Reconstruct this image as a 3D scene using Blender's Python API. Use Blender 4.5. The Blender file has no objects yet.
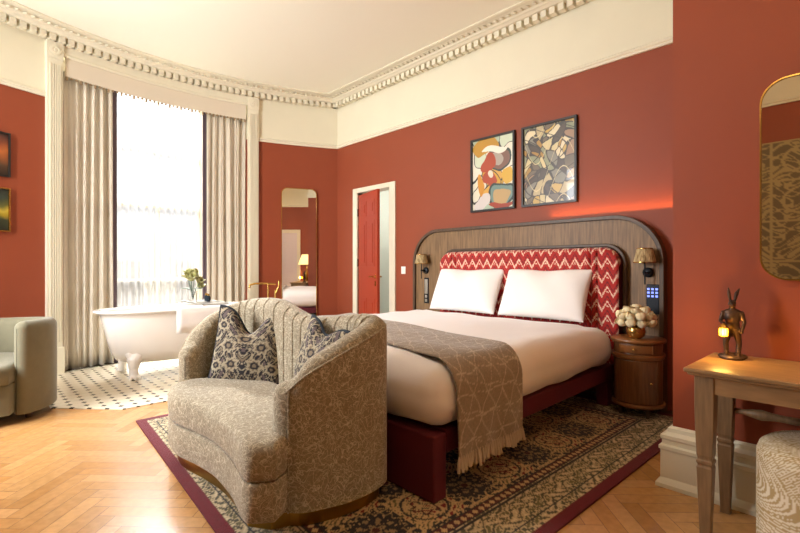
import bpy, bmesh, math, random
import numpy as np
from mathutils import Vector, Matrix
random.seed(7); rng = np.random.default_rng(7)
S = bpy.context.scene
COL = S.collection
pi = math.pi

# ------------------------------------------------------------------ camera, world, lights, exposure
cam_d = bpy.data.cameras.new('camera'); cam = bpy.data.objects.new('camera', cam_d); COL.objects.link(cam)
cam.location = (0, 0, 1.2); cam.rotation_euler = (pi/2, 0, -math.atan2(.6875, .7262))
cam_d.sensor_width = 36; cam_d.lens = 459/800*36; cam_d.clip_start = .02
S.camera = cam
S.view_settings.view_transform = 'Standard'; S.view_settings.look = 'None'
S.view_settings.gamma = 1; S.view_settings.use_curve_mapping = False
S.view_settings.exposure = 0.58

w = bpy.data.worlds.new('sky'); S.world = w; w.use_nodes = True
w.node_tree.nodes['Background'].inputs[0].default_value = (.86, .93, 1, 1)
w.node_tree.nodes['Background'].inputs[1].default_value = .55

def light(name, typ, loc, energy, color, rot=None, look=None, **kw):
    d = bpy.data.lights.new(name, typ); d.energy = energy; d.color = color
    for k, v in kw.items(): setattr(d, k, v)
    o = bpy.data.objects.new(name, d); COL.objects.link(o); o.location = loc
    if look is not None: o.rotation_euler = (Vector(look)-Vector(loc)).to_track_quat('-Z', 'Y').to_euler()
    return o
# daylight through the bow window
light('window_daylight', 'AREA', (1.7, 9.3, 5.6), 1900, (.97, .98, 1), look=(1.9, 5, 1.0), shape='RECTANGLE', size=3.6, size_y=2.6)
light('low_sun', 'SUN', (1.75, 12, 7.6), 5, (1, .95, .88), rot=None, look=(1.35, 6.9, 4.3), angle=math.radians(8))
# fill daylight through a side window added in the left wall, out of frame
light('added_side_daylight', 'AREA', (-1.75, 4.35, 2.3), 300, (.96, .98, 1), look=(3, 3.6, 1.6), shape='RECTANGLE', size=1.5, size_y=2.3)
# warm fill from a ceiling pendant added behind the viewer
light('added_pendant_light', 'POINT', (.9, .35, 3.0), 20, (1, .74, .46), shadow_soft_size=.3)
light('bathroom_light', 'POINT', (5.3, 5.0, 2.3), 24, (1, .96, .9), shadow_soft_size=.2)

# ------------------------------------------------------------------ colour and material helpers
def lin(c):
    if isinstance(c, str):
        c = c.lstrip('#'); c = [int(c[i:i+2], 16)/255 for i in (0, 2, 4)]
    return tuple((x/12.92 if x <= .04045 else ((x+.055)/1.055)**2.4) for x in c)
def hexa(a):
    return np.array(lin(a))
def mat(name, col='#808080', rough=.6, metal=0, noise=0, nscale=8, bump=0, bscale=60, sheen=0, coat=0, spec=.5,
        attr=None, stretch=None, col2=None, emis=None, estr=0, trans=0, ior=1.45):
    m = bpy.data.materials.new(name); m.use_nodes = True
    nt = m.node_tree; N = nt.nodes; L = nt.links; b = N['Principled BSDF']
    b.inputs['Roughness'].default_value = rough; b.inputs['Metallic'].default_value = metal
    b.inputs['Specular IOR Level'].default_value = spec
    b.inputs['Coat Weight'].default_value = coat; b.inputs['Sheen Weight'].default_value = sheen
    b.inputs['Transmission Weight'].default_value = trans; b.inputs['IOR'].default_value = ior
    c = (*lin(col), 1); b.inputs['Base Color'].default_value = c
    tc = N.new('ShaderNodeTexCoord'); mp = N.new('ShaderNodeMapping'); L.new(tc.outputs['Object'], mp.inputs[0])
    if stretch: mp.inputs['Scale'].default_value = stretch
    src = None
    if attr:
        a = N.new('ShaderNodeAttribute'); a.attribute_name = attr; src = a.outputs['Color']
    if noise:
        n = N.new('ShaderNodeTexNoise'); n.inputs['Scale'].default_value = nscale; n.inputs['Detail'].default_value = 6
        L.new(mp.outputs[0], n.inputs['Vector'])
        mx = N.new('ShaderNodeMix'); mx.data_type = 'RGBA'
        r = N.new('ShaderNodeMapRange'); r.inputs['From Min'].default_value = .35; r.inputs['From Max'].default_value = .65
        L.new(n.outputs['Fac'], r.inputs[0]); L.new(r.outputs[0], mx.inputs[0])
        if src:
            hs = N.new('ShaderNodeHueSaturation'); hs.inputs['Value'].default_value = 1-noise; L.new(src, hs.inputs['Color'])
            L.new(src, mx.inputs[6]); L.new(hs.outputs[0], mx.inputs[7])
        else:
            mx.inputs[6].default_value = c
            mx.inputs[7].default_value = (*lin(col2), 1) if col2 else tuple(x*(1-noise) for x in c[:3])+(1,)
        src = mx.outputs[2]
    if src: L.new(src, b.inputs['Base Color'])
    if bump:
        n2 = N.new('ShaderNodeTexNoise'); n2.inputs['Scale'].default_value = bscale; n2.inputs['Detail'].default_value = 4
        L.new(mp.outputs[0], n2.inputs['Vector'])
        bp = N.new('ShaderNodeBump'); bp.inputs['Strength'].default_value = bump; bp.inputs['Distance'].default_value = .01
        L.new(n2.outputs['Fac'], bp.inputs['Height']); L.new(bp.outputs[0], b.inputs['Normal'])
    if emis:
        b.inputs['Emission Color'].default_value = (*lin(emis), 1); b.inputs['Emission Strength'].default_value = estr
    return m
M = {}
M['red'] = mat('red_wall_paint', '#8E4124', .58, noise=.04, nscale=3, bump=.05, bscale=150)
M['cream'] = mat('cream_wall_paint', '#E2DBC2', .6, noise=.03, nscale=3)
M['trim'] = mat('cream_gloss_paint', '#E0D9C2', .35)
M['ceil'] = mat('ceiling_paint', '#F1EEDC', .7)
M['plank'] = mat('oak_plank', rough=.24, attr='Col', noise=.14, nscale=26, coat=.12, bump=.03, bscale=40)
M['floorbase'] = mat('plank_joint', '#5C3C20', .6)
M['white'] = mat('white_enamel', '#EEE9E2', .15, coat=.4)
M['whitefab'] = mat('white_cotton', '#F0EBE7', .8, sheen=.2, bump=.12, bscale=25)
M['duvet'] = mat('duvet_cotton', '#EBE3E0', .8, sheen=.2, bump=.12, bscale=14)
M['burg'] = mat('burgundy_fabric', '#5A0F1E', .7, sheen=.0, bump=.15, bscale=300)
M['wood'] = mat('walnut_panel', '#8C6C48', .5, noise=.45, nscale=5, stretch=(12, 12, .9), bump=.1, bscale=8)
M['wooddark'] = mat('dark_wood_edge', '#55402C', .45, noise=.3, nscale=6, stretch=(4, 4, 1))
M['night'] = mat('nightstand_wood', '#7A4E2A', .35, noise=.35, nscale=6, stretch=(14, 14, 1), coat=.2)
M['nightedge'] = mat('nightstand_edge_wood', '#8E5A2E', .32, noise=.25, nscale=10, coat=.2)
M['oak'] = mat('table_oak', '#98754E', .4, noise=.22, nscale=5, stretch=(9, 1.5, 9), bump=.05, bscale=8)
M['oakleg'] = mat('table_leg_oak', '#876A4A', .45, noise=.28, nscale=5, stretch=(16, 16, 1.5))
M['curtain'] = mat('linen_curtain', '#D6CBB8', .85, noise=.08, nscale=3, sheen=.2, bump=.05, bscale=200)
M['valance'] = mat('valance_linen', '#D6CAB6', .85)
M['fringe'] = mat('valance_fringe', '#9C8263', .9)
M['edge'] = mat('curtain_border', '#5B4D55', .8)
M['green'] = mat('sage_velvet', '#777159', .85, noise=.1, nscale=12, sheen=.2, bump=.1, bscale=250)
M['brass'] = mat('brass', '#B08A44', .28, metal=1, noise=.2, nscale=6)
M['gold'] = mat('gold_metal', '#C9A35C', .25, metal=1)
M['black'] = mat('black_frame', '#24211F', .4)
M['darkmetal'] = mat('dark_metal', '#1C1F24', .35, metal=.6)
M['steel'] = mat('brushed_steel', '#B5B2AB', .3, metal=1)
M['mirror'] = mat('mirror_silver', '#F2F2EE', .01, metal=1)
M['bronze'] = mat('bronze_patina', '#4C382C', .42, metal=.6, noise=.4, nscale=40)
M['attr'] = mat('printed_surface', rough=.7, attr='Col')
M['rug'] = mat('rug_wool', rough=.95, attr='Col', bump=.4, bscale=400, sheen=.2, spec=.1)
M['ikat'] = mat('ikat_velvet', rough=.75, attr='Col', sheen=.2)
M['art'] = mat('painted_canvas', rough=.35, attr='Col', coat=.3)
M['cush'] = mat('floral_linen', rough=.85, attr='Col')
M['navy'] = mat('navy_piping', '#18242F', .8)
M['throw'] = mat('wool_throw', rough=.95, attr='Col', bump=.3, bscale=350, sheen=.3)
M['tassel'] = mat('throw_tassels', '#BBA78F', .95)
M['stool'] = mat('palm_print_fabric', rough=.85, attr='Col')
M['tile'] = mat('bath_tile_wall', '#DADFD6', .2)
M['leafred'] = mat('red_door_paint', '#A23A20', .4)
M['shade'] = mat('pleated_shade', '#C8B183', .8, noise=.35, nscale=9, stretch=(9, 9, .6), col2='#7C6440')
M['lampcream'] = mat('cream_shade', '#F0D9A8', .7, emis='#FFD58A', estr=1.1)
M['lantern'] = mat('lantern_glow', '#FFC23A', .4, emis='#FFB020', estr=14)
M['led'] = mat('keypad_light', '#8FA0FF', .4, emis='#6F86FF', estr=1.1)
M['plasticw'] = mat('white_plastic', '#EFECE6', .35)
M['glass'] = mat('clear_glass', '#FFFFFF', .02, trans=1, ior=1.3)
M['leafg'] = mat('olive_leaf', '#A9A968', .55, noise=.3, nscale=25, col2='#807A52')
M['leafd'] = mat('grey_leaf', '#5A6A5A', .6)
M['rose'] = mat('cream_rose_petal', '#EFE2BC', .7, noise=.12, nscale=30, col2='#E2CB98', sheen=.2)
M['lav'] = mat('pale_door_paint', '#D8CCD0', .5)
M['stucco'] = mat('pale_stucco', '#CFC6B2', .9, noise=.1, nscale=3)

# sofa fabric : pale scribble lines over taupe
def scribble(name, base, line, scale, th=.045, dist=.3):
    m = bpy.data.materials.new(name); m.use_nodes = True; nt = m.node_tree; N = nt.nodes; L = nt.links; b = N['Principled BSDF']
    b.inputs['Roughness'].default_value = .9; b.inputs['Sheen Weight'].default_value = .2
    tc = N.new('ShaderNodeTexCoord')
    no = N.new('ShaderNodeTexNoise'); no.inputs['Scale'].default_value = 9; no.inputs['Detail'].default_value = 3
    L.new(tc.outputs['Object'], no.inputs['Vector'])
    va = N.new('ShaderNodeVectorMath'); va.operation = 'MULTIPLY_ADD'; va.inputs[1].default_value = (dist,)*3
    L.new(no.outputs['Color'], va.inputs[0]); L.new(tc.outputs['Object'], va.inputs[2])
    prev = None
    for k, s in enumerate((scale, scale*1.9)):
        v = N.new('ShaderNodeTexVoronoi'); v.feature = 'DISTANCE_TO_EDGE'; v.inputs['Scale'].default_value = s
        L.new(va.outputs[0], v.inputs['Vector'])
        r = N.new('ShaderNodeMapRange'); r.inputs['From Min'].default_value = th*.35; r.inputs['From Max'].default_value = th*1.2
        r.inputs['To Min'].default_value = (.75, .5)[k]; r.inputs['To Max'].default_value = 0
        L.new(v.outputs['Distance'], r.inputs[0])
        if prev is None: prev = r.outputs[0]
        else:
            mm = N.new('ShaderNodeMath'); mm.operation = 'MAXIMUM'; L.new(prev, mm.inputs[0]); L.new(r.outputs[0], mm.inputs[1]); prev = mm.outputs[0]
    n2 = N.new('ShaderNodeTexNoise'); n2.inputs['Scale'].default_value = 120; L.new(tc.outputs['Object'], n2.inputs['Vector'])
    ma = N.new('ShaderNodeMath'); ma.operation = 'MULTIPLY_ADD'; ma.inputs[1].default_value = .5; L.new(n2.outputs['Fac'], ma.inputs[0]); L.new(prev, ma.inputs[2])
    sb = N.new('ShaderNodeMath'); sb.operation = 'SUBTRACT'; sb.inputs[1].default_value = .22; L.new(ma.outputs[0], sb.inputs[0]); sb.use_clamp = True
    mx = N.new('ShaderNodeMix'); mx.data_type = 'RGBA'; mx.inputs[6].default_value = (*lin(base), 1); mx.inputs[7].default_value = (*lin(line), 1)
    L.new(sb.outputs[0], mx.inputs[0]); L.new(mx.outputs[2], b.inputs['Base Color'])
    bp = N.new('ShaderNodeBump'); bp.inputs['Strength'].default_value = .25; bp.inputs['Distance'].default_value = .004
    L.new(sb.outputs[0], bp.inputs['Height']); L.new(bp.outputs[0], b.inputs['Normal'])
    return m
M['sofa'] = scribble('scribble_weave', '#85775F', '#CFC3A9', 19)

def sheer_mat():
    m = bpy.data.materials.new('sheer_voile'); m.use_nodes = True; nt = m.node_tree; N = nt.nodes; L = nt.links
    N.remove(N['Principled BSDF']); out = N['Material Output']
    tl = N.new('ShaderNodeBsdfTranslucent'); tl.inputs[0].default_value = (.74, .72, .68, 1)
    df = N.new('ShaderNodeBsdfDiffuse'); df.inputs[0].default_value = (.9, .88, .84, 1)
    tr = N.new('ShaderNodeBsdfTransparent')
    a = N.new('ShaderNodeMixShader'); a.inputs[0].default_value = .35; L.new(tl.outputs[0], a.inputs[1]); L.new(df.outputs[0], a.inputs[2])
    b = N.new('ShaderNodeMixShader'); b.inputs[0].default_value = .66; L.new(a.outputs[0], b.inputs[1]); L.new(tr.outputs[0], b.inputs[2])
    L.new(b.outputs[0], out.inputs[0]); return m
M['sheer'] = sheer_mat()
def linen():
    m = M['curtain']; nt = m.node_tree; N = nt.nodes; L = nt.links; b = N['Principled BSDF']; out = N['Material Output']
    tl = N.new('ShaderNodeBsdfTranslucent'); tl.inputs[0].default_value = (*lin('#D6D0C6'), 1)
    a = N.new('ShaderNodeMixShader'); a.inputs[0].default_value = .14
    L.new(b.outputs[0], a.inputs[1]); L.new(tl.outputs[0], a.inputs[2]); L.new(a.outputs[0], out.inputs[0])
linen()
def pane_mat():
    m = bpy.data.materials.new('window_glass'); m.use_nodes = True; nt = m.node_tree; N = nt.nodes; L = nt.links
    N.remove(N['Principled BSDF']); out = N['Material Output']
    tr = N.new('ShaderNodeBsdfTransparent'); gl = N.new('ShaderNodeBsdfGlossy'); gl.inputs['Roughness'].default_value = .03
    a = N.new('ShaderNodeMixShader'); a.inputs[0].default_value = .06; L.new(tr.outputs[0], a.inputs[1]); L.new(gl.outputs[0], a.inputs[2])
    L.new(a.outputs[0], out.inputs[0]); return m
M['pane'] = pane_mat()

# ------------------------------------------------------------------ geometry helpers: every g is (verts, faces)
def box(x0, x1, y0, y1, z0, z1):
    v = [(x, y, z) for x in (x0, x1) for y in (y0, y1) for z in (z0, z1)]
    return v, [(0, 1, 3, 2), (4, 6, 7, 5), (0, 4, 5, 1), (2, 3, 7, 6), (0, 2, 6, 4), (1, 5, 7, 3)]
def merge(*gs):
    V = []; F = []
    for v, f in gs:
        n = len(V); V += [tuple(p) for p in v]; F += [tuple(i+n for i in q) for q in f]
    return V, F
def xf(g, loc=(0, 0, 0), rot=(0, 0, 0), sc=(1, 1, 1)):
    from mathutils import Euler
    m = Matrix.Translation(loc) @ Euler(rot).to_matrix().to_4x4() @ Matrix.Diagonal((*sc, 1))
    return [tuple(m @ Vector(p)) for p in g[0]], g[1]
def lathe(prof, n=32, c=(0, 0, 0)):
    V = []; F = []
    for r, z in prof:
        for k in range(n):
            a = 2*pi*k/n; V.append((c[0]+max(r, 1e-4)*math.cos(a), c[1]+max(r, 1e-4)*math.sin(a), c[2]+z))
    for i in range(len(prof)-1):
        for k in range(n):
            F.append((i*n+k, i*n+(k+1) % n, (i+1)*n+(k+1) % n, (i+1)*n+k))
    F.append(tuple(range(n))[::-1]); F.append(tuple((len(prof)-1)*n+k for k in range(n)))
    return V, F
def tube(path, r, n=10, closed=False):
    P = [Vector(p) for p in path]; m = len(P); V = []; F = []
    R = r if isinstance(r, (list, tuple)) else [r]*m
    up = None
    for i, p in enumerate(P):
        t = (P[(i+1) % m]-P[i-1]) if closed else (P[min(i+1, m-1)]-P[max(i-1, 0)])
        t.normalize()
        if up is None:
            up = Vector((0, 0, 1)) if abs(t.z) < .9 else Vector((1, 0, 0))
        a = up-up.dot(t)*t; a.normalize(); up = a; b = t.cross(a)
        for k in range(n):
            th = 2*pi*k/n; V.append(tuple(p+R[i]*(math.cos(th)*a+math.sin(th)*b)))
    for i in range(m if closed else m-1):
        j = (i+1) % m
        for k in range(n): F.append((i*n+k, i*n+(k+1) % n, j*n+(k+1) % n, j*n+k))
    if not closed:
        F.append(tuple(range(n))[::-1]); F.append(tuple((m-1)*n+k for k in range(n)))
    return V, F
def ell(c, r, n=16, k=10):
    prof = [(math.sin(pi*i/k), -math.cos(pi*i/k)) for i in range(k+1)]
    g = lathe(prof, n)
    if isinstance(r, (int, float)): r = (r,)*3
    return [(c[0]+p[0]*r[0], c[1]+p[1]*r[1], c[2]+p[2]*r[2]) for p in g[0]], g[1]
def prism(poly, z0, z1):
    n = len(poly); V = [(x, y, z0) for x, y in poly]+[(x, y, z1) for x, y in poly]
    F = [tuple(range(n))[::-1], tuple(range(n, 2*n))]+[(i, (i+1) % n, n+(i+1) % n, n+i) for i in range(n)]
    return V, F
def prismX(poly, x0, x1):            # poly of (y,z)
    n = len(poly); V = [(x0, y, z) for y, z in poly]+[(x1, y, z) for y, z in poly]
    F = [tuple(range(n))[::-1], tuple(range(n, 2*n))]+[(i, (i+1) % n, n+(i+1) % n, n+i) for i in range(n)]
    return V, F
def grid(P):                          # P: array (nu,nv,3)
    nu, nv = P.shape[:2]
    i, j = np.meshgrid(np.arange(nu-1), np.arange(nv-1), indexing='ij')
    a = (i*nv+j).ravel()
    return P.reshape(-1, 3), np.stack([a, a+nv, a+nv+1, a+1], 1)
def rrect(y0, y1, z0, z1, r, n=10, bottom=True):
    p = []
    def arc(cy, cz, a0):
        for k in range(n+1):
            a = a0+pi/2*k/n; p.append((cy+r*math.cos(a), cz+r*math.sin(a)))
    arc(y1-r, z1-r, 0); arc(y0+r, z1-r, pi/2)
    if bottom: arc(y0+r, z0+r, pi); arc(y1-r, z0+r, 1.5*pi)
    else: p += [(y0, z0), (y1, z0)]
    return p
def ringX(outer, inner, x0, x1):      # flat ring between two loops of equal length
    n = len(outer); V = []
    for x in (x0, x1):
        for lp in (outer, inner): V += [(x, y, z) for y, z in lp]
    F = []
    for i in range(n):
        j = (i+1) % n
        F += [(i, j, n+j, n+i), (2*n+i, 3*n+i, 3*n+j, 2*n+j), (i, 2*n+i, 2*n+j, j), (n+i, n+j, 3*n+j, 3*n+i)]
    return V, F
def roundbox(c, size, r, n=14, nz=None, noise=None):
    bm = bmesh.new(); hs = [s/2 for s in size]
    for ax in range(3):
        for sg in (-1, 1):
            u, v = [a for a in range(3) if a != ax]
            vs = []
            for i in range(n+1):
                for j in range(n+1):
                    p = [0, 0, 0]; p[ax] = sg*hs[ax]
                    # denser sampling near the edges
                    p[u] = hs[u]*math.sin(pi/2*(2*i/n-1)); p[v] = hs[v]*math.sin(pi/2*(2*j/n-1))
                    q = [max(-hs[a]+r, min(hs[a]-r, p[a])) for a in range(3)]
                    d = Vector([p[a]-q[a] for a in range(3)]); 
                    if d.length > 0: d = d.normalized()*r
                    vs.append(bm.verts.new(Vector(q)+d))
            for i in range(n):
                for j in range(n):
                    a = vs[i*(n+1)+j]; b = vs[(i+1)*(n+1)+j]; cc = vs[(i+1)*(n+1)+j+1]; d = vs[i*(n+1)+j+1]
                    try: bm.faces.new((a, b, cc, d))
                    except ValueError: pass
    bmesh.ops.remove_doubles(bm, verts=bm.verts, dist=1e-5)
    bmesh.ops.recalc_face_normals(bm, faces=bm.faces)
    bm.normal_update(); bm.verts.index_update()
    V = []
    for v in bm.verts:
        p = v.co.copy()
        if noise: p += v.normal*noise(p)
        V.append(tuple(p+Vector(c)))
    F = [tuple(v.index for v in f.verts) for f in bm.faces]; bm.free()
    return V, F
def catmull(pts, n=8, closed=False):
    P = [np.array(p, float) for p in pts]; m = len(P); out = []
    rngi = range(m if closed else m-1)
    for i in rngi:
        if closed: a, b, c, d = P[i-1], P[i], P[(i+1) % m], P[(i+2) % m]
        else: a, b, c, d = P[max(i-1, 0)], P[i], P[i+1], P[min(i+2, m-1)]
        for k in range(n):
            t = k/n; out.append(.5*((2*b)+(c-a)*t+(2*a-5*b+4*c-d)*t*t+(3*b-a-3*c+d)*t**3))
    if not closed: out.append(P[-1])
    return [tuple(p) for p in out]

WM = {}   # world matrix of every empty / part, to place world-space geometry under it
def mk(name, pieces, m=None, parent=None, smooth=False, col=None, bevel=0, sub=0, remesh=0, world=True, solid=0, auto=True, flip=False):
    if m is not None: pieces = [(pieces, m)]
    V = []; F = []; MI = []; mats = []
    arrs = []
    n = 0
    for g, mm in pieces:
        v, f = g
        if mm not in mats: mats.append(mm)
        arrs.append(np.asarray(v, dtype=float).reshape(-1, 3))
        for q in f: F.append(tuple(int(i)+n for i in q)); MI.append(mats.index(mm))
        n += len(v)
    A = np.vstack(arrs)
    me = bpy.data.meshes.new(name); o = bpy.data.objects.new(name, me); COL.objects.link(o)
    if parent is None:
        c = np.array([(A[:, 0].min()+A[:, 0].max())/2, (A[:, 1].min()+A[:, 1].max())/2, A[:, 2].min()])
        A = A-c; o.location = c; WM[o] = Matrix.Translation(c)
    else:
        o.parent = parent; WM[o] = WM[parent]
        if world:
            inv = np.array(WM[parent].inverted()); A = A@inv[:3, :3].T+inv[:3, 3]
    me.from_pydata(A.tolist(), [], F)
    for mm in mats: me.materials.append(M[mm] if isinstance(mm, str) else mm)
    me.polygons.foreach_set('material_index', MI)
    if smooth:
        me.polygons.foreach_set('use_smooth', [True]*len(F))
    if col is not None:
        ca = me.color_attributes.new('Col', 'FLOAT_COLOR', 'POINT')
        cc = np.ones((len(A), 4)); cc[:, :3] = np.asarray(col).reshape(-1, 3); ca.data.foreach_set('color', cc.ravel())
    me.validate(); me.update()
    if remesh:
        r = o.modifiers.new('r', 'REMESH'); r.mode = 'VOXEL'; r.voxel_size = remesh; r.use_smooth_shade = True
        s = o.modifiers.new('s', 'SMOOTH'); s.iterations = 4
    if bevel:
        b = o.modifiers.new('b', 'BEVEL'); b.width = bevel; b.segments = 2; b.limit_method = 'ANGLE'; b.angle_limit = .6
        b.harden_normals = False
    if solid:
        s = o.modifiers.new('t', 'SOLIDIFY'); s.thickness = solid; s.offset = 0
    if sub:
        s = o.modifiers.new('d', 'SUBSURF'); s.levels = sub; s.render_levels = sub
    if smooth and auto and not remesh and col is None:
        try: me.set_sharp_from_angle(angle=.9)
        except Exception: pass
    return o
def thing(name, label, cat, loc=(0, 0, 0), rz=0, group=None, rot=None):
    o = bpy.data.objects.new(name, None); COL.objects.link(o); o.empty_display_size = .1
    o.location = loc; o.rotation_euler = rot if rot else (0, 0, rz)
    from mathutils import Euler
    WM[o] = Matrix.Translation(loc) @ Euler(rot if rot else (0, 0, rz)).to_matrix().to_4x4()
    o['label'] = label; o['category'] = cat
    if group: o['group'] = group
    return o
def tag(o, label, cat, group=None):
    o['label'] = label; o['category'] = cat
    if group: o['group'] = group
    return o
def st(o, label=None):
    o['kind'] = 'structure'
    if label: o['label'] = label
    return o

# ------------------------------------------------------------------ room plan
XA, XC, YC, XL, YR = 4.28, 2.82, .800, -1.2, -1.15
HC, HR = 3.82, 3.07
def bow(u): return 6.55-.115*(u-2.02)**2
def bown(u):                                  # inward normal of the bow wall
    s = -.23*(u-2.02); l = math.hypot(s, 1); return (s/l, -1/l)
def bpt(u, off, z=0):
    n = bown(u); return (u+n[0]*off, bow(u)+n[1]*off, z)
bowpts = [(u, bow(u)) for u in np.linspace(XL, XA, 49)]
LOOP = bowpts+[(XA, YC), (XC, YC), (XC, YR), (XL, YR)]      # clockwise seen from above

def sweep(path, prof, closed=True):           # path 2D, prof (inward offset, z)
    m = len(path); P = [Vector(p) for p in path]; V = []; F = []; k = len(prof)
    for i in range(m):
        def nrm(a, b):
            t = (b-a).normalized(); return Vector((t.y, -t.x))
        if closed: n1, n2 = nrm(P[i-1], P[i]), nrm(P[i], P[(i+1) % m])
        else:
            n1 = nrm(P[i-1], P[i]) if i else nrm(P[0], P[1]); n2 = nrm(P[i], P[i+1]) if i < m-1 else n1
        b = n1+n2; b = b/(1+n1.dot(n2))
        for off, z in prof: V.append((P[i].x+b.x*off, P[i].y+b.y*off, z))
    for i in range(m if closed else m-1):
        j = (i+1) % m
        for q in range(k):
            r = (q+1) % k; F.append((i*k+q, j*k+q, j*k+r, i*k+r))
    if not closed:
        F.append(tuple(range(k))); F.append(tuple((m-1)*k+q for q in range(k))[::-1])
    return V, F

# floor: oak herringbone laid as separate boards in one mesh
def herring():
    W_, L_ = .085, .46; V = []; F = []; C = []
    tones = [hexa(c) for c in ('#C69660', '#BE8D56', '#CA9A64', '#C39159', '#BB8850', '#C99860')]
    def plank(x0, x1, y0, y1):
        g = .0012; c = math.cos(pi/4)
        cx, cy = (x0+x1)/2, (y0+y1)/2; X = (cx-cy)*c+1.5; Y = (cx+cy)*c+2.7
        if not (XL-.2 < X < XA-.05 and YR-.2 < Y < 6.9): return
        n = len(V); t = tones[random.randrange(6)]*random.uniform(.90, 1.08)
        for (x, y) in ((x0+g, y0+g), (x1-g, y0+g), (x1-g, y1-g), (x0+g, y1-g)):
            V.append(((x-y)*c+1.5, (x+y)*c+2.7, 0)); C.append(t)
        F.append((n, n+1, n+2, n+3))
    for a in range(-90, 90):
        for b in range(-9, 10):
            ox, oy = a*W_+b*L_, a*W_-b*L_
            plank(ox, ox+L_, oy, oy+W_); plank(ox-W_, ox, oy, oy+L_)
    return V, F, C
hv, hf, hc = herring()
base = ([(XL-.2, YR-.2, -.003), (XA+.1, YR-.2, -.003), (XA+.1, 6.9, -.003), (XL-.2, 6.9, -.003)], [(0, 1, 2, 3)])
slab = box(XL-.2, XA+.1, YR-.2, 6.9, -.12, -.004)
fl = mk('floor', [((hv, hf), 'plank'), (base, 'floorbase'), (slab, 'floorbase')], col=np.vstack([np.array(hc), np.full((4, 3), .05), np.full((8, 3), .05)])); st(fl, 'oak herringbone parquet floor')
# white tile apron with small dark dots under the bath
TP = [(.52, 6.36), (.52, 4.85), (.96, 4.39), (3.2, 4.39), (3.62, 4.85), (3.62, 6.36)]
TPp = [(x, min(y, bow(x)-.0)) for x, y in TP]
def tilemat():
    m = bpy.data.materials.new('dotted_floor_tile'); m.use_nodes = True; nt = m.node_tree; N = nt.nodes; L = nt.links; b = N['Principled BSDF']
    b.inputs['Roughness'].default_value = .25
    tc = N.new('ShaderNodeTexCoord'); sp = N.new('ShaderNodeSeparateXYZ'); L.new(tc.outputs['Object'], sp.inputs[0])
    outs = []
    for ax, per in ((0, .105), (1, .115)):
        a = N.new('ShaderNodeMath'); a.operation = 'DIVIDE'; a.inputs[1].default_value = per; L.new(sp.outputs[ax], a.inputs[0])
        f = N.new('ShaderNodeMath'); f.operation = 'FRACT'; L.new(a.outputs[0], f.inputs[0])
        s = N.new('ShaderNodeMath'); s.operation = 'SUBTRACT'; s.inputs[1].default_value = .5; L.new(f.outputs[0], s.inputs[0])
        ab = N.new('ShaderNodeMath'); ab.operation = 'ABSOLUTE'; L.new(s.outputs[0], ab.inputs[0]); outs.append(ab)
    mx = N.new('ShaderNodeMath'); mx.operation = 'ADD'; L.new(outs[0].outputs[0], mx.inputs[0]); L.new(outs[1].outputs[0], mx.inputs[1])
    lt = N.new('ShaderNodeMath'); lt.operation = 'LESS_THAN'; lt.inputs[1].default_value = .24; L.new(mx.outputs[0], lt.inputs[0])
    # grout diagonals between the dots
    mi = N.new('ShaderNodeMath'); mi.operation = 'MAXIMUM'; L.new(outs[0].outputs[0], mi.inputs[0]); L.new(outs[1].outputs[0], mi.inputs[1])
    g = N.new('ShaderNodeMath'); g.operation = 'MINIMUM'; L.new(outs[0].outputs[0], g.inputs[0]); L.new(outs[1].outputs[0], g.inputs[1])
    gl = N.new('ShaderNodeMath'); gl.operation = 'LESS_THAN'; gl.inputs[1].default_value = .018; L.new(g.outputs[0], gl.inputs[0])
    m1 = N.new('ShaderNodeMix'); m1.data_type = 'RGBA'; m1.inputs[6].default_value = (*lin('#E3D8C0'), 1); m1.inputs[7].default_value = (*lin('#C4B69A'), 1); L.new(gl.outputs[0], m1.inputs[0])
    m2 = N.new('ShaderNodeMix'); m2.data_type = 'RGBA'; L.new(m1.outputs[2], m2.inputs[6]); m2.inputs[7].default_value = (*lin('#2A2B33'), 1); L.new(lt.outputs[0], m2.inputs[0])
    L.new(m2.outputs[2], b.inputs['Base Color']); return m
M['dots'] = tilemat(); M['kerb'] = mat('tile_edge_stone', '#DCCDB0', .4)
poly = [(.52, 6.29)]+TP[1:5]+[(3.62, bow(3.62))]+[(u, bow(u)) for u in np.linspace(3.5, .6, 20)]
ti = mk('floor', [(prism(poly, .0, .006), 'dots')]); st(ti, 'white floor tiles with small black dots under the bath')

# walls
def wallbox(x0, x1, y0, y1, z0, z1):
    out = []
    if z0 < HR: out.append((box(x0, x1, y0, y1, z0, min(z1, HR)), 'red'))
    if z1 > HR: out.append((box(x0, x1, y0, y1, max(z0, HR), z1), 'cream'))
    return out
TW = .14; HT = HC+.1
DY0, DY1, DZ = 4.72, 5.44, 2.30              # bathroom door opening
p = wallbox(XA, XA+TW, YC-.02, DY0, -.1, HT)+wallbox(XA, XA+TW, DY1, 6.3, -.1, HT)+wallbox(XA, XA+TW, DY0, DY1, DZ, HT)
st(mk('wall_right', p))
st(mk('wall_pier', wallbox(XC, XA+TW, YR-TW, YC, -.1, HT)), 'red projecting wall beside the bed recess')
LY0, LY1, LZ0, LZ1 = 3.7, 4.98, .9, 3.45        # opening of the added side window, out of frame
st(mk('wall_left', wallbox(XL-TW, XL, YR-TW, LY0, -.1, HT)+wallbox(XL-TW, XL, LY1, 5.6, -.1, HT)+wallbox(XL-TW, XL, LY0, LY1, -.1, LZ0)+wallbox(XL-TW, XL, LY0, LY1, LZ1, HT)))
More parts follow.
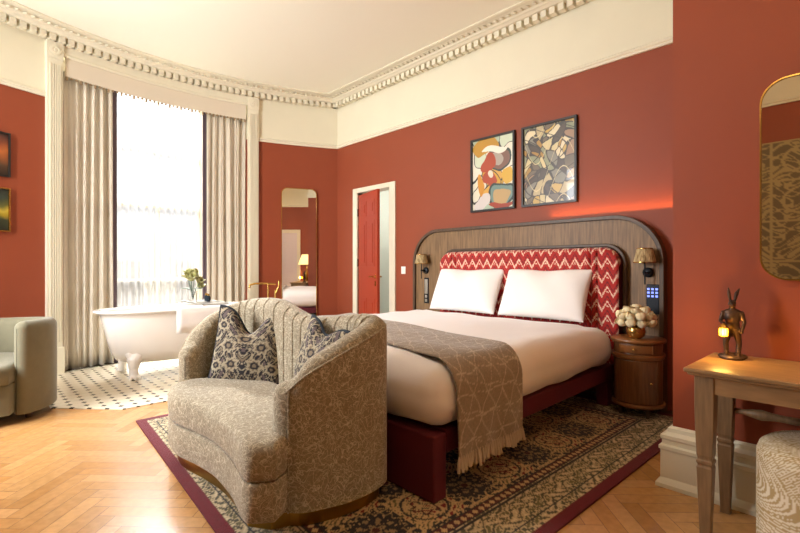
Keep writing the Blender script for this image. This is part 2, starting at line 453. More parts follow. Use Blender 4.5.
st(mk('added_side_window', [(merge(box(XL-.12, XL-.08, LY0, LY0+.06, LZ0, LZ1), box(XL-.12, XL-.08, LY1-.06, LY1, LZ0, LZ1), box(XL-.12, XL-.08, LY0, LY1, LZ0, LZ0+.06), box(XL-.12, XL-.08, LY0, LY1, LZ1-.06, LZ1), box(XL-.12, XL-.08, LY0, LY1, 2.1, 2.15)), 'trim'), (box(XL-.102, XL-.098, LY0, LY1, LZ0, LZ1), 'pane')]))  # unseen window, added so that side fill light can enter
RD0, RD1 = 1.35, 2.1                       # rear door
st(mk('wall_rear', wallbox(XL, RD0, YR-TW, YR, -.1, HT)+wallbox(RD1, XC, YR-TW, YR, -.1, HT)+wallbox(RD0, RD1, YR-TW, YR, 2.25, HT)))
WX0, WX1, WZ = .80, 3.0, 3.60
def bowseg(u0, u1, z0, z1, m, th=.3, n=24):
    pts = [(u, bow(u)) for u in np.linspace(u0, u1, n)]
    return (sweep(pts, [(0, z0), (0, z1), (-th, z1), (-th, z0)], closed=False), m)
p = []
for a, b in ((XL-.1, WX0), (WX1, XA+.12)):
    p += [bowseg(a, b, -.1, HR, 'red'), bowseg(a, b, HR, HT, 'cream')]
p += [bowseg(WX0, WX1, WZ, HT, 'cream')]
p += [bowseg(WX0, WX1, -.1, 0.0, 'cream')]
st(mk('wall_window', p, smooth=True), 'bowed wall with the tall window')
st(mk('ceiling', box(XL-.2, XA+.2, YR-.2, 6.9, HC, HC+.1), 'ceil'))

# cornice with dentils, picture rail, skirting
prof = [(0, 3.70), (.035, 3.70), (.045, 3.71), (.045, 3.745), (.125, 3.75), (.15, 3.765), (.17, 3.77), (.185, 3.785), (.22, 3.795), (.25, 3.80), (.275, 3.80), (.30, 3.806), (.30, HC), (0, HC)]
co = mk('trim_1', sweep(LOOP, prof), 'trim'); st(co, 'ceiling cornice')
def along(path, step, start=0, closed=True):
    P = [Vector(p) for p in path]+([Vector(path[0])] if closed else []); out = []
    for a, b in zip(P[:-1], P[1:]): out.append((a, b, (b-a).length))
    d = start; acc = 0
    for a, b, l in out:
        while d < acc+l:
            t = (d-acc)/l; q = a+(b-a)*t; e = (b-a).normalized(); yield q, e; d += step
        acc += l
dv = []
for q, e in along(LOOP, .092):
    n = Vector((e.y, -e.x)); a = math.atan2(e.y, e.x)
    dv.append(xf(box(-.029, .029, -.105, -.03, 3.682, 3.748), (q.x, q.y, 0), (0, 0, a)))
d = mk('dentil_row', merge(*dv), 'trim', parent=co, bevel=0)
lv = []
for q, e in along(LOOP, .075):
    a = math.atan2(e.y, e.x)
    lv.append(xf(ell((0, -.22, 3.782), (.02, .03, .010), 8, 5), (q.x, q.y, 0), (0, 0, a)))
mk('leaf_moulding', merge(*lv), 'trim', parent=co, smooth=True)
RAILP = [(0, HR-.01), (.02, HR-.01), (.02, HR+.012), (.03, HR+.02), (.03, HR+.035), (.012, HR+.05), (0, HR+.052)]
def loop_part(u0, u1): return [(u, bow(u)) for u in np.linspace(u0, u1, 20)]
r1 = sweep(loop_part(XL, .66), RAILP, False)
r2 = sweep(loop_part(3.15, XA)+[(XA, YC), (XC, YC), (XC, YR), (XL, YR), (XL, bow(XL))], RAILP, False)
st(mk('trim_2', merge(r1, r2), 'trim'), 'cream picture rail between red and cream wall')
BB = [(0, 0), (.068, 0), (.068, .02), (.055, .04), (.048, .05), (.048, .20), (.055, .205), (.055, .222), (.042, .23), (.042, .255), (.048, .262), (.048, .28), (.022, .295), (.02, .315), (.008, .325), (0, .325)]
st(mk('baseboard_window', merge(sweep(loop_part(XL, .65), BB, False), sweep(loop_part(3.16, XA-.02), BB, False)), 'trim'))
st(mk('baseboard_right', sweep([(XA, 4.58), (XA, 4.19)], BB, False), 'trim'))
st(mk('baseboard_pier', sweep([(XC+1.3, YC), (XC, YC), (XC, YR)], BB, False), 'trim'))
st(mk('baseboard_rear', merge(sweep([(XC, YR), (RD1+.1, YR)], BB, False), sweep([(RD0-.1, YR), (XL, YR)], BB, False)), 'trim'))
st(mk('baseboard_left', sweep([(XL, YR), (XL, 5.3)], BB, False), 'trim'))

# window casing: fluted pilasters and curved head
def pilaster(uc, wd=.15):
    n = bown(uc); a = math.atan2(-n[0], n[1])+pi   # local -y -> inward
    g = [box(-wd/2, wd/2, -.05, .0, 0, 3.68), box(-wd/2-.012, wd/2+.012, -.065, 0, 0, .30), box(-wd/2-.004, wd/2+.004, -.058, 0, 3.50, 3.68)]
    for k in range(5):
        x = -wd/2+.03+(wd-.06)*k/4; g.append(box(x-.007, x+.007, -.06, -.045, .36, 3.44))
    g.append(xf(lathe([(.055, 0), (.055, .008), (.035, .012), (.02, .008), (.012, .014)], 20), (0, -.058, 3.59), (pi/2, 0, 0)))
    ang = math.atan2(n[1], n[0])+pi/2
    return xf(merge(*g), (uc, bow(uc), 0), (0, 0, ang))
st(mk('trim_3', merge(pilaster(.705), pilaster(3.08), sweep(loop_part(.79, 3.01), [(0, 3.56), (.035, 3.56), (.04, 3.58), (.03, 3.60), (.03, 3.685), (0, 3.685)], False)), 'trim'), 'fluted cream window surround')

# window_1: frame, glazing bars and glass
win = bpy.data.objects.new('window_1', None); COL.objects.link(win); win.location = (1.9, 6.8, 0); WM[win] = Matrix.Translation((1.9, 6.8, 0)); win['kind'] = 'structure'
wg = []
for u in (WX0+.03, 1.36, 1.90, 2.44, WX1-.03):
    wd = .035 if u in (1.36, 2.44) else (.014 if u == 1.90 else .03)
    wg.append(xf(box(-wd, wd, -.02, .04, .0, WZ), (u, bow(u)+.24, 0), (0, 0, math.atan(-.23*(u-2.02)))))
fp = loop_part(WX0, WX1)
for z, t in ((.05, .10), (1.02, .012), (2.02, .03), (2.75, .012), (3.56, .04)):
    wg.append(sweep(fp, [(-.22, z-t/1), (-.22, z+t), (-.27, z+t), (-.27, z-t)], False))
mk('window_frame', merge(*wg), 'trim', parent=win)
mk('window_glass', sweep(fp, [(-.243, .05), (-.243, 3.56), (-.247, 3.56), (-.247, .05)], False), 'pane', parent=win)

# pale building and street outside
st(mk('ground_1', box(-8, 12, 7.1, 22, -4.2, -4), 'stucco'), 'street outside the window')
fb = thing('building', 'pale stucco house front across the street, seen faintly through the sheer curtain', 'building', (2, 19, -4))
mk('wall', box(-6, 11, 19, 20, -4, 2.6), 'stucco', parent=fb)
for k in range(7):
    mk('window', box(-5+k*2.2, -4+k*2.2, 18.95, 19.0, -.6, 1.4), 'black', parent=fb)

# ------------------------------------------------------------------ curtains
def pleats(u0, u1, z0, z1, off, amp, freq, nu=120, nz=14, gather=0, seed=0):
    r = np.random.default_rng(seed); ph = r.uniform(0, 6, 6)
    U = np.linspace(0, 1, nu); Z = np.linspace(0, 1, nz); P = np.zeros((nu, nz, 3))
    for j, t in enumerate(Z):
        z = z0+(z1-z0)*t
        for i, s in enumerate(U):
            s2 = s+gather*(1-t)*.04*math.sin(9*s+ph[1])
            u = u0+(u1-u0)*s2
            d = amp*(math.sin(2*pi*freq*s+1.2*math.sin(5*s+ph[0])+.35*math.sin(3*t+ph[2]))+.35*math.sin(2*pi*freq*2.3*s+ph[3]))*(1+.35*(1-t)*math.sin(7*s+ph[4]))
            x, y, _ = bpt(u, off+d); P[i, j] = (x, y, z)
    return P
for nm, a, b, lab, sd in (('curtain', .80, 1.32, 'long beige linen curtain hanging at the left side of the bay window', 1), ('curtain', 2.47, 3.01, 'long beige linen curtain at the right side of the window, beside the tall mirror', 4)):
    cu = thing(nm, lab, 'curtain', bpt((a+b)/2, -.03, 0.01), 0, 'floor-length linen curtains')
    mk('panel', grid(pleats(a, b, 0.012, 3.42, -.065, .034, 5.2 if a < 1 else 5.6, seed=sd, gather=1)), 'curtain', parent=cu, smooth=True, solid=.006, auto=False)
    e = b+.025 if a < 1 else a-.022
    mk('border', grid(pleats(e-.034, e+.034, 0.012, 3.42, -.065, .006, 1, nu=8, seed=3)), 'edge', parent=cu, smooth=True, solid=.006, auto=False)
sh = mk('sheer_curtain', grid(pleats(1.25, 2.52, .02, 3.5, -.165, .030, 15, nu=300, nz=6, seed=8)), 'sheer', smooth=True, auto=False)
tag(sh, 'translucent white sheer curtain across the window between the two linen curtains', 'curtain')
va = thing('valance', 'beige fabric valance with tasselled lower edge across the window head', 'valance', bpt(1.9, 0, 3.33))
vg = []
mk('fabric_band', sweep(loop_part(.815, 2.985), [(.02, 3.352), (.02, 3.585), (.008, 3.585), (.008, 3.352)], False), 'valance', parent=va)
tg = []
for k, u in enumerate(np.linspace(.83, 2.97, 46)):
    x, y, _ = bpt(u, .014)
    h = .022 if k % 3 else .042
    tg.append(lathe([(.004, 0), (.014, -.012), (.010, -h+.01), (.016, -h)], 6, (x, y, 3.355)))
mk('tassel_fringe', merge(*tg), 'fringe', parent=va)

# ------------------------------------------------------------------ bathroom door and room behind
A1 = .12
arch = merge(box(XA-.025, XA+TW+.02, DY0-A1, DY0, 0, DZ+.07), box(XA-.025, XA+TW+.02, DY1, DY1+A1-.02, 0, DZ+.07), box(XA-.025, XA+TW+.02, DY0, DY1, DZ, DZ+.07))
d1 = bpy.data.objects.new('door_1', None); COL.objects.link(d1); d1.location = (XA, DY1, 0); WM[d1] = Matrix.Translation((XA, DY1, 0)); d1['kind'] = 'structure'; d1['label'] = 'red panelled bathroom door standing ajar'
mk('door_frame', arch, 'trim', parent=d1, bevel=.008)
hinge = (XA-.005, DY1-.02)
ang = -math.radians(17)      # leaf runs -Y from the hinge, swung into the room
def leafx(g): return xf(g, (hinge[0], hinge[1], 0), (0, 0, ang))
lw = .70
gl = [box(0, .04, -lw, 0, .01, 2.26)]
leaf = mk('door_leaf', leafx(gl[0]), 'leafred', parent=d1, bevel=.003)
pn = []
for z0, z1 in ((.15, .75), (.9, 1.15), (1.2, 1.85), (1.92, 2.14)):
    if z0 == .9: continue
    for k in range(2):
        y0 = -lw+.09+k*.29; pn.append(box(-.006, 0, y0, y0+.23, z0, z1)); pn.append(box(-.014, -.006, y0+.05, y0+.18, z0+.05, z1-.05))
mk('door_panel', leafx(merge(*pn)), 'leafred', parent=leaf, bevel=.003)
hd = merge(xf(lathe([(.026, 0), (.026, .008), (.01, .012), (.01, .05)], 14), (0, -lw+.06, 1.06), (0, -pi/2, 0)), tube([(-.05, -lw+.06, 1.06), (-.055, -lw+.12, 1.06), (-.052, -lw+.17, 1.055)], .009, 8), box(-.004, 0, -lw+.04, -lw+.08, .93, 1.0),
           xf(lathe([(.026, 0), (.026, .008), (.01, .012), (.01, .05)], 14), (.04, -lw+.06, 1.06), (0, pi/2, 0)), tube([(.09, -lw+.06, 1.06), (.095, -lw+.12, 1.06), (.092, -lw+.17, 1.055)], .009, 8))
mk('door_handle', leafx(hd), 'gold', parent=leaf, smooth=True)
hg = [lathe([(.009, 0), (.009, .11)], 8, (-.006, .004, z)) for z in (.25, 1.2, 1.95)]
mk('hinge', leafx(merge(*hg)), 'darkmetal', parent=leaf)
bx0, bx1, by0, by1 = XA+TW, 6.3, 4.0, 6.1
st(mk('wall_bathroom', merge(box(bx1, bx1+.1, by0, by1, 0, 2.8), box(bx0, bx1, by0-.1, by0, 0, 2.8), box(bx0, bx1, by1, by1+.1, 0, 2.8), box(bx0, bx1, by0, by1, 2.7, 2.8), box(bx0, bx1, by0, by1, -.1, 0.0)), 'tile'), 'pale tiled bathroom beyond the ajar door')
ss = thing('shower_screen', 'clear glass shower screen with dark rail, seen through the ajar door', 'shower screen', (5.2, 5.0, 0))
mk('glass_pane', box(5.19, 5.20, 4.3, 5.6, .02, 2.05), 'pane', parent=ss)
mk('rail', merge(box(5.17, 5.22, 4.3, 5.6, 2.05, 2.09), box(5.17, 5.22, 5.0, 5.03, .02, 2.05), box(5.17, 5.22, 4.3, 5.6, 1.4, 1.42)), 'steel', parent=ss)

# rear door (seen in the tall mirror)
d2 = bpy.data.objects.new('door_2', None); COL.objects.link(d2); d2.location = (RD0, YR, 0); WM[d2] = Matrix.Translation((RD0, YR, 0)); d2['kind'] = 'structure'
mk('door_frame', merge(box(RD0-.1, RD0, YR-.02, YR+.025, 0, 2.35), box(RD1, RD1+.1, YR-.02, YR+.025, 0, 2.35), box(RD0, RD1, YR-.02, YR+.025, 2.25, 2.35)), 'trim', parent=d2)
lf = mk('door_leaf', box(RD0, RD1, YR-.06, YR-.02, .01, 2.25), 'lav', parent=d2)
mk('door_panel', merge(*[box(RD0+.1+k*.3, RD0+.35+k*.3, YR-.02, YR-.01, z0, z1) for k in range(2) for z0, z1 in ((.2, .85), (1.05, 2.05))]), 'lav', parent=lf, bevel=.004)
mk('door_handle', tube([(RD0+.06, YR-.02, 1.05), (RD0+.06, YR+.03, 1.05), (RD0+.16, YR+.03, 1.05)], .009, 8), 'gold', parent=lf)

# ------------------------------------------------------------------ wood surround behind the bed
PY0, PY1, PZ = 1.25, 4.17, 1.655
X1 = 4.20
pan = thing('headboard_panel', 'large round-cornered wood wall panel behind the bed and nightstand', 'wall panel', (XA, 2.7, 0))
out = rrect(PY0, PY1, 0.001, PZ, .42, 14, bottom=False); inn = rrect(PY0+.035, PY1-.035, 0.001, PZ-.035, .385, 14, bottom=False)
mk('wood_board', prismX(inn, X1, XA-.012), 'wood', parent=pan)
mk('edge_band', ringX(out, inn, X1-.03, XA-.012), 'wooddark', parent=pan, bevel=.004)
IY0, IY1, IZ = 1.57, 3.63, 1.375
o2 = rrect(IY0-.03, IY1+.03, .05, IZ+.03, .185, 12, bottom=False); i2 = rrect(IY0, IY1, .05, IZ, .155, 12, bottom=False)
mk('inner_frame', ringX(o2, i2, X1-.05, X1), 'wooddark', parent=pan, bevel=.006)
# warm strip light along the top of the panel
light('panel_strip_light', 'AREA', (XA-.05, 1.6, PZ+.02), 3.0, (1, .42, .1), look=(XA-.02, 1.75, 3), shape='RECTANGLE', size=.03, size_y=1.4).rotation_euler = (pi, math.radians(-12), 0)

# ------------------------------------------------------------------ bed
def SK(g):                                    # the bed stands a touch askew to the wall
    if isinstance(g, tuple): a = np.asarray(g[0], float).copy(); a[:, 1] += .024*(a[:, 0]-1.69); return a, g[1]
    a = g.copy(); a[..., 1] += .024*(a[..., 0]-1.69); return a
bed = thing('bed', 'large double bed with burgundy frame and red zigzag headboard against the wood panel', 'bed', (2.9, 2.66, 0))
BX0, BY0, BY1 = 1.69, 1.54, 3.80
mk('footboard', SK(box(BX0, BX0+.10, BY0, BY1, .016, .35)), 'burg', parent=bed, bevel=.01)
for y in (BY0, BY1-.05): mk('side_rail', SK(box(BX0+.101, 4.05, y, y+.05, .245, .362)), 'burg', parent=bed, bevel=.006)
for y in (BY0+.02, BY1-.12): mk('leg', SK(box(3.95, 4.05, y, y+.1, .016, .244)), 'burg', parent=bed, bevel=.006)
mk('slat_base', SK(box(BX0+.101, 4.05, BY0+.051, BY1-.051, .30, .36)), 'burg', parent=bed)
mk('mattress', SK(roundbox((2.94, 2.67, .485), (2.18, 2.12, .24), .06, 8)), 'whitefab', parent=bed, smooth=True)
# upholstered headboard with ikat zigzags
def ikat(Y, Z):
    red = hexa('#A81A12'); dk = hexa('#6E1016'); cr = hexa('#E8C9B0')
    per, vper = .098, .125
    tri = np.abs(((Y/per) % 1)-.5)*2                      # 0..1
    jag = (np.abs(((Y/.016) % 1)-.5)-.25)*.02
    ph = (Z+jag-tri*.085)/vper
    fr = ph % 1
    th = .10+.03*np.sin(Y*37)
    line = np.abs(fr-.5) < th
    dots = (np.abs(fr-.2) < .04) & (tri > .8)
    dark = (np.abs(fr-.86) < .07)
    soft = rng.random(Y.shape)
    c = np.where((line & (soft < .88))[..., None], cr, np.where(dots[..., None], cr, np.where(dark[..., None], dk, red)))
    return c*(.9+.2*soft[..., None])
def uphol():
    Yv = np.linspace(IY0+.004, IY1-.004, 520); Tv = np.linspace(0, 1, 240)
    Y, T = np.meshgrid(Yv, Tv, indexing='ij')
    r = .15; e = np.maximum(0, np.maximum(IY0+.004+r-Y, Y-(IY1-.004-r)))
    ztop = IZ-.004-r+np.sqrt(np.maximum(0, r*r-e*e)); ztop[[0, -1]] = IZ-.004-r
    Z = .3+(ztop-.3)*T
    # puffed channels: wide centre, two narrow ones each side
    seams = [IY0, 1.76, 1.82, 3.38, 3.44, IY1]
    puff = np.zeros_like(Y)
    for a, b in zip(seams[:-1], seams[1:]):
        s = np.clip((Y-a)/(b-a), 0, 1); k = (Y >= a) & (Y <= b); q = np.minimum(s, 1-s)*(b-a)
        puff = np.where(k, np.sqrt(1-np.clip(1-q/.03, 0, 1)**2)*.03, puff)
    top = np.sqrt(1-np.clip(1-(ztop-Z)/.04, 0, 1)**2)
    X = 4.10+.03-(puff*top)-.03*top
    P = np.stack([X, Y, Z], -1); return P, ikat(Y, Z)
P, C = uphol()
mk('headboard', [(grid(P), 'ikat')], parent=bed, smooth=True, col=C)
i3 = rrect(IY0+.006, IY1-.006, .3, IZ-.006, .149, 12, bottom=False)
mk('headboard_back', prismX(i3, 4.128, X1-.001), 'burg', parent=bed)

# duvet
def dn(p):
    x, y, z = p
    s = .006*math.sin(5*x+2*y)+.004*math.sin(11*y-3*x)+.003*math.sin(17*x+9*y)
    if abs(y) > .9 or x < -1: s += .010*math.sin(4.3*x+1)+.006*math.sin(9*x+12*z)
    return s+.012*(z < 0)*(-z/.15)
DX0, DX1, DYa, DYb, DZ0, DZ1 = 1.678, 3.98, 1.495, 3.86, .37, .70
du = mk('duvet', SK(roundbox(((DX0+DX1)/2, (DYa+DYb)/2, (DZ0+DZ1)/2), (DX1-DX0, DYb-DYa, DZ1-DZ0), .15, 40, noise=dn)), 'duvet', smooth=True, auto=False)
tag(du, 'thick white duvet spread over the whole bed', 'duvet')

# pillows
def pillow(wd, ht, th, n=26, notch=0, ear=.05, wr=.004, seed=0):
    r = np.random.default_rng(seed); ph = r.uniform(0, 6, 4)
    u = np.sin(np.linspace(-pi/2, pi/2, n)); U, V_ = np.meshgrid(u, u, indexing='ij')
    X = wd/2*U*(1-ear*(1-V_**2)); Z = ht/2*V_*(1-ear*(1-U**2))
    Z = Z-notch*np.exp(-(U/.42)**2)*np.clip((V_+.3)/1.3, 0, 1)**2
    t = th/2*np.power(np.clip((1-U**2)*(1-V_**2), 0, 1), .42)*(1-.35*(notch > 0)*np.exp(-(U/.3)**2)*np.clip(V_, 0, 1))
    t = t+wr*np.sin(7*U+ph[0]+3*V_)*np.clip((1-U**2)*(1-V_**2)*4, 0, 1)
    f = np.stack([X, -t, Z], -1); b = np.stack([X, t, Z], -1)
    (v1, f1), (v2, f2) = grid(f), grid(b)
    return (np.vstack([v1, v2]), np.vstack([f1, f2[:, ::-1]+len(v1)])), U, V_
def pedge(wd, ht, notch, ear, n=26, r=.006):
    pts = []
    def z(U, V_): return ht/2*V_*(1-ear*(1-U**2))-notch*math.exp(-(U/.42)**2)*max(0, (V_+.3)/1.3)**2
    k = np.linspace(-1, 1, n)
    for u in k: pts.append((wd/2*u, 0, z(u, -1)))
    for v in k[1:]: pts.append((wd/2*(1-ear*(1-v*v)), 0, z(1, v)))
    for u in k[::-1][1:]: pts.append((wd/2*u, 0, z(u, 1)))
    for v in k[::-1][1:-1]: pts.append((-wd/2*(1-ear*(1-v*v)), 0, z(-1, v)))
    return tube(pts, r, 6, closed=True)
for yc, lab, sd in ((3.165, 'plump white pillow at the left side of the bed, farther from the nightstand', 1), (2.235, 'plump white pillow at the right side of the bed, nearer the nightstand', 2)):
    g, U, V_ = pillow(.88, .50, .24, notch=.012, ear=.035, wr=.006, seed=sd)
    # local x -> world -Y, local -y (front) -> world -X, tilted back
    o = mk('pillow', (g[0]-np.array([0, 0, 0]), g[1]), 'whitefab', smooth=True, auto=False)
    o.rotation_euler = (math.radians(-24), 0, -pi/2); o.location = (3.885, yc, .715); o.data.transform(Matrix.Translation((0, 0, 0)))
    tag(o, lab, 'pillow', 'bed pillows')

# throw across the foot of the bed
def throwfn():
    off = .016; ya, yb, zt = DYa-off, DYb+off, DZ1+off; r = .15+off
    path = [(ya, .235), (ya, .32), (ya, .42), (ya, zt-r)]
    for k in range(1, 9):
        a = pi/2*k/8; path.append((ya+r-r*math.cos(a), zt-r+r*math.sin(a)))
    for y in np.linspace(ya+r, yb-r, 24)[1:]: path.append((y, zt))
    for k in range(1, 9):
        a = pi/2*k/8; path.append((yb-r+r*math.sin(a), zt-r+r*math.cos(a)))
    path += [(yb, .42), (yb, .2)]
    pp = np.array(path); seg = np.r_[0, np.cumsum(np.hypot(*np.diff(pp, axis=0).T))]
    s = np.linspace(0, seg[-1], 420); y = np.interp(s, seg, pp[:, 0]); z = np.interp(s, seg, pp[:, 1])
    W_ = np.linspace(0, .63, 90)
    P = np.zeros((len(s), 90, 3))
    for i in range(len(s)):
        x0 = 1.795+.20*np.clip(y[i]-1.5, 0, 3)
        drop = np.clip((.66-z[i])/.5, 0, 1)*(s[i] < 1)
        fold = .009*np.sin(W_*26+1.5)*drop+.004*np.sin(W_*14+s[i]*5)
        P[i, :, 0] = x0+W_*(1-.02*drop)
        P[i, :, 1] = y[i]-fold*drop-.02*drop*0-.012*drop
        P[i, :, 2] = z[i]+.004*np.sin(W_*17+s[i]*6)*(1-drop)+.004*(1-drop)
    Sg, Wg = np.meshgrid(s, W_, indexing='ij')
    # triangle line pattern
    base = hexa('#8C7B68'); ln = hexa('#B9A893')
    wob = .006*np.sin(Sg*31+Wg*17)+.005*np.sin(Wg*41-Sg*11)
    c = np.zeros(Sg.shape, bool); h = .118
    for th, o_ in ((0, 0), (pi/3, .03), (-pi/3, .03)):
        q = (Sg*math.cos(th)+Wg*math.sin(th)+wob+o_)/h
        c |= np.abs((q % 1)-.5) < .026
    q = (Sg*.97+Wg*.2+wob)/.15; c |= (np.abs((q % 1)-.5) < .015)
    n = rng.random(Sg.shape)[..., None]
    col = np.where(c[..., None], ln, base)*(.82+.3*n)
    return P, col
P, C = throwfn(); P = SK(P)
th = thing('throw', 'taupe woven throw with pale triangle lines and tasselled hem across the bed', 'throw', (2.1, 1.46, .1))
mk('blanket', [(grid(P), 'throw')], parent=th, smooth=True, col=C, solid=.008)
tz = []
for k in range(34):
    x, y, z = P[0, int(k*89/33)]; dx, dy = random.uniform(-.01, .01), random.uniform(-.02, .004); l = random.uniform(.055, .08)
    tz.append(tube([(x, y, z+.01), (x+dx*.3, y+dy*.3, z-l*.4), (x+dx, y+dy, z-l)], [.005, .010, .008], 6))
mk('tassels', merge(*tz), 'tassel', parent=th, smooth=True)

# ------------------------------------------------------------------ rug
def rugcol(Xr, Yr, W_, L_):
    navy = hexa('#1B2030'); beige = hexa('#A58E6A'); sand = hexa('#CBAE80'); crim = hexa('#7C1226'); cream = hexa('#D5C4A0'); olive = hexa('#6B6444'); dred = hexa('#4E1420')
    d = np.minimum(np.minimum(Xr, W_-Xr), np.minimum(Yr, L_-Yr))
    side = np.minimum(Xr, W_-Xr) < np.minimum(Yr, L_-Yr); s = np.where(side, Yr, Xr)
    cs = .31; ox, oy = (Xr-.40)/cs, (Yr-.40)/cs
    ix, iy = np.floor(ox), np.floor(oy); u, v = (ox-ix)*2-1, (oy-iy)*2-1
    R = np.hypot(u, v); T = np.arctan2(v, u); chk = ((ix+iy) % 2) == 0
    # tile kind A: navy corners, cream rosette outlines
    pet = R-.62-.16*np.cos(8*T); pet2 = R-.30-.10*np.cos(4*T+.2); pet3 = R-.88-.08*np.cos(16*T)
    corner = np.hypot(np.abs(u)-.86, np.abs(v)-.86)
    A = np.where((pet < -.12)[..., None], sand*.7+navy*.3, navy)
    A = np.where((np.abs(pet) < .05)[..., None], navy, A); A = np.where((np.abs(pet2) < .06)[..., None], navy, A)
    A = np.where((R < .13)[..., None], dred, A); A = np.where((np.abs(corner-.2) < .045)[..., None], sand, A); A = np.where((np.abs(pet3) < .04)[..., None], beige, A)
    A = A*.8
    loops = np.sin(9*u+2.5*np.cos(7*v))*np.sin(9*v+2.5*np.cos(7*u)); A = np.where((np.abs(loops) < .07)[..., None] & (pet > 0.05)[..., None], sand, A)
    A = np.where((np.abs(loops) < .14)[..., None] & (pet < -.05)[..., None] & (R > .2)[..., None], navy, A)
    # tile kind B: sand field with dark arabesque
    sc = np.sin(6*u+2.5*np.sin(5*v+.5)+1)*np.cos(6*v+2.5*np.sin(4*u)); ring = np.abs(R-.78) < .035
    B = np.where((np.abs(sc) < .09)[..., None], navy*.6+olive*.4, sand); B = np.where(ring[..., None], navy, B)
    B = np.where((sc > .82)[..., None], crim, B); B = np.where((sc < -.86)[..., None], olive, B)
    B = np.where((np.abs(R-.4-.08*np.cos(6*T)) < .04)[..., None], dred, B)
    c = np.where(chk[..., None], A, B)
    # borders
    fl = np.sin(s*46+1.6*np.sin(d*80))*np.sin(d*52+1.8*np.sin(s*30))
    band = np.where((np.abs(fl) < .2)[..., None], navy*.5+olive*.5, np.where((fl > .6)[..., None], olive, cream*.62+sand*.2))
    band = np.where((fl < -.75)[..., None], cream, band)
    c = np.where((d < .38)[..., None], band, c)
    c = np.where((d < .375)[..., None] & (d > .32)[..., None], np.where((np.abs(((s/.045) % 1)-.5)+np.abs((d-.3475)/.05) < .42)[..., None], sand, dred), c)
    for a in (.32, .375, .125, .30): c = np.where((np.abs(d-a) < .006)[..., None], navy*.8, c)
    c = np.where((d < .068)[..., None], crim*.7, c)
    c = np.where(((d > .07) & (d < .094) & (np.abs(((s/.035)+.3*np.sin(s*90)) % 1-.5) < .22))[..., None], cream, c)
    return c*(.78+.34*rng.random(c.shape[:2]))[..., None]
q = [(.74, 1.03), (4.12, .99), (4.12, 3.98), (.955, 3.975)]
nu, nv = 420, 380
a = np.linspace(0, 1, nu)[:, None, None]; b = np.linspace(0, 1, nv)[None, :, None]
Q = [np.array(t) for t in q]
P2 = (1-a)*(1-b)*Q[0]+a*(1-b)*Q[1]+a*b*Q[2]+(1-a)*b*Q[3]
P = np.concatenate([P2, np.full((nu, nv, 1), .012)], -1)
C = rugcol(P2[..., 0]*0+a[..., 0]*3.3, P2[..., 0]*0+b[..., 0]*2.97, 3.3, 2.97)
rg = mk('rug', [(grid(P), 'rug'), (prism(q, .001, .0115), 'burg')], col=np.vstack([C.reshape(-1, 3), np.full((8, 3), .1)]))
tag(rg, 'ornate navy and beige patterned rug with crimson border under the bed and loveseat', 'rug')

# ------------------------------------------------------------------ loveseat
so = thing('loveseat', 'curved taupe loveseat with pale scribble pattern and brass plinth at the foot of the bed', 'sofa', (1.3, 2.6, .013))
ctrl = [(1.045, 1.86, .67), (1.12, 1.79, .755), (1.30, 1.735, .845), (1.47, 1.735, .905), (1.60, 1.79, .94), (1.65, 1.93, .945), (1.652, 2.10, .925), (1.652, 2.30, .90), (1.652, 2.48, .895), (1.652, 2.64, .925), (1.652, 2.85, .975), (1.645, 3.08, .975), (1.60, 3.29, .955), (1.46, 3.42, .915), (1.28, 3.44, .845), (1.15, 3.40, .755), (1.07, 3.33, .66)]
pts = catmull(ctrl, 8)
def shell(pts, T_=.15, zb=.09, lo=.0):
    n = len(pts); rows = []
    XY = np.array([p[:2] for p in pts]); tg_ = np.gradient(XY, axis=0); tg_ /= np.hypot(tg_[:, 0], tg_[:, 1])[:, None]
    def section(p, t, half, drop):
        nx, ny = -t[1], t[0]; cx, cy = p[0]+nx*T_/2, p[1]+ny*T_/2; zt = p[2]-drop; sec = []
        rr = max(half, .002)
        sec.append((cx-nx*rr, cy-ny*rr, zb))
        for z in np.linspace(zb, zt-rr, 8)[1:-1]: sec.append((cx-nx*rr, cy-ny*rr, z))
        for k in range(9):
            a_ = pi*k/8; sec.append((cx-nx*rr*math.cos(a_), cy-ny*rr*math.cos(a_), zt-rr+rr*math.sin(a_)))
        for z in np.linspace(zt-rr, zb, 8)[1:]: sec.append((cx+nx*rr, cy+ny*rr, z))
        return sec
    for e, (p, t) in (('a', (pts[0], tg_[0])), ):
        for k in range(6, 0, -1):
            a_ = pi/2*k/6; h_ = T_/2*math.cos(a_); q_ = (p[0]-t[0]*T_/2*math.sin(a_), p[1]-t[1]*T_/2*math.sin(a_), p[2]); rows.append(section(q_, t, h_, T_/2*(1-math.cos(a_))*.9))
    for p, t in zip(pts, tg_): rows.append(section(p, t, T_/2, 0))
    p, t = pts[-1], tg_[-1]
    for k in range(1, 7):
        a_ = pi/2*k/6; h_ = T_/2*math.cos(a_); q_ = (p[0]+t[0]*T_/2*math.sin(a_), p[1]+t[1]*T_/2*math.sin(a_), p[2]); rows.append(section(q_, t, h_, T_/2*(1-math.cos(a_))*.9))
    return np.array(rows)
P = shell(pts)
g = grid(P)
mk('back_and_arms', (g[0], g[1][:, ::-1]), 'sofa', parent=so, smooth=True, auto=False)
# piping seam round the outer arm edge
sec = P[6:-6, 8]; mk('piping', tube([tuple(p) for p in sec[::2]], .006, 6), 'sofa', parent=so, smooth=True)
pp_ = P[8, 0:9]; mk('piping', tube([tuple(p+np.array([-.002, -.003, 0])) for p in pp_], .005, 6), 'sofa', parent=so, smooth=True)
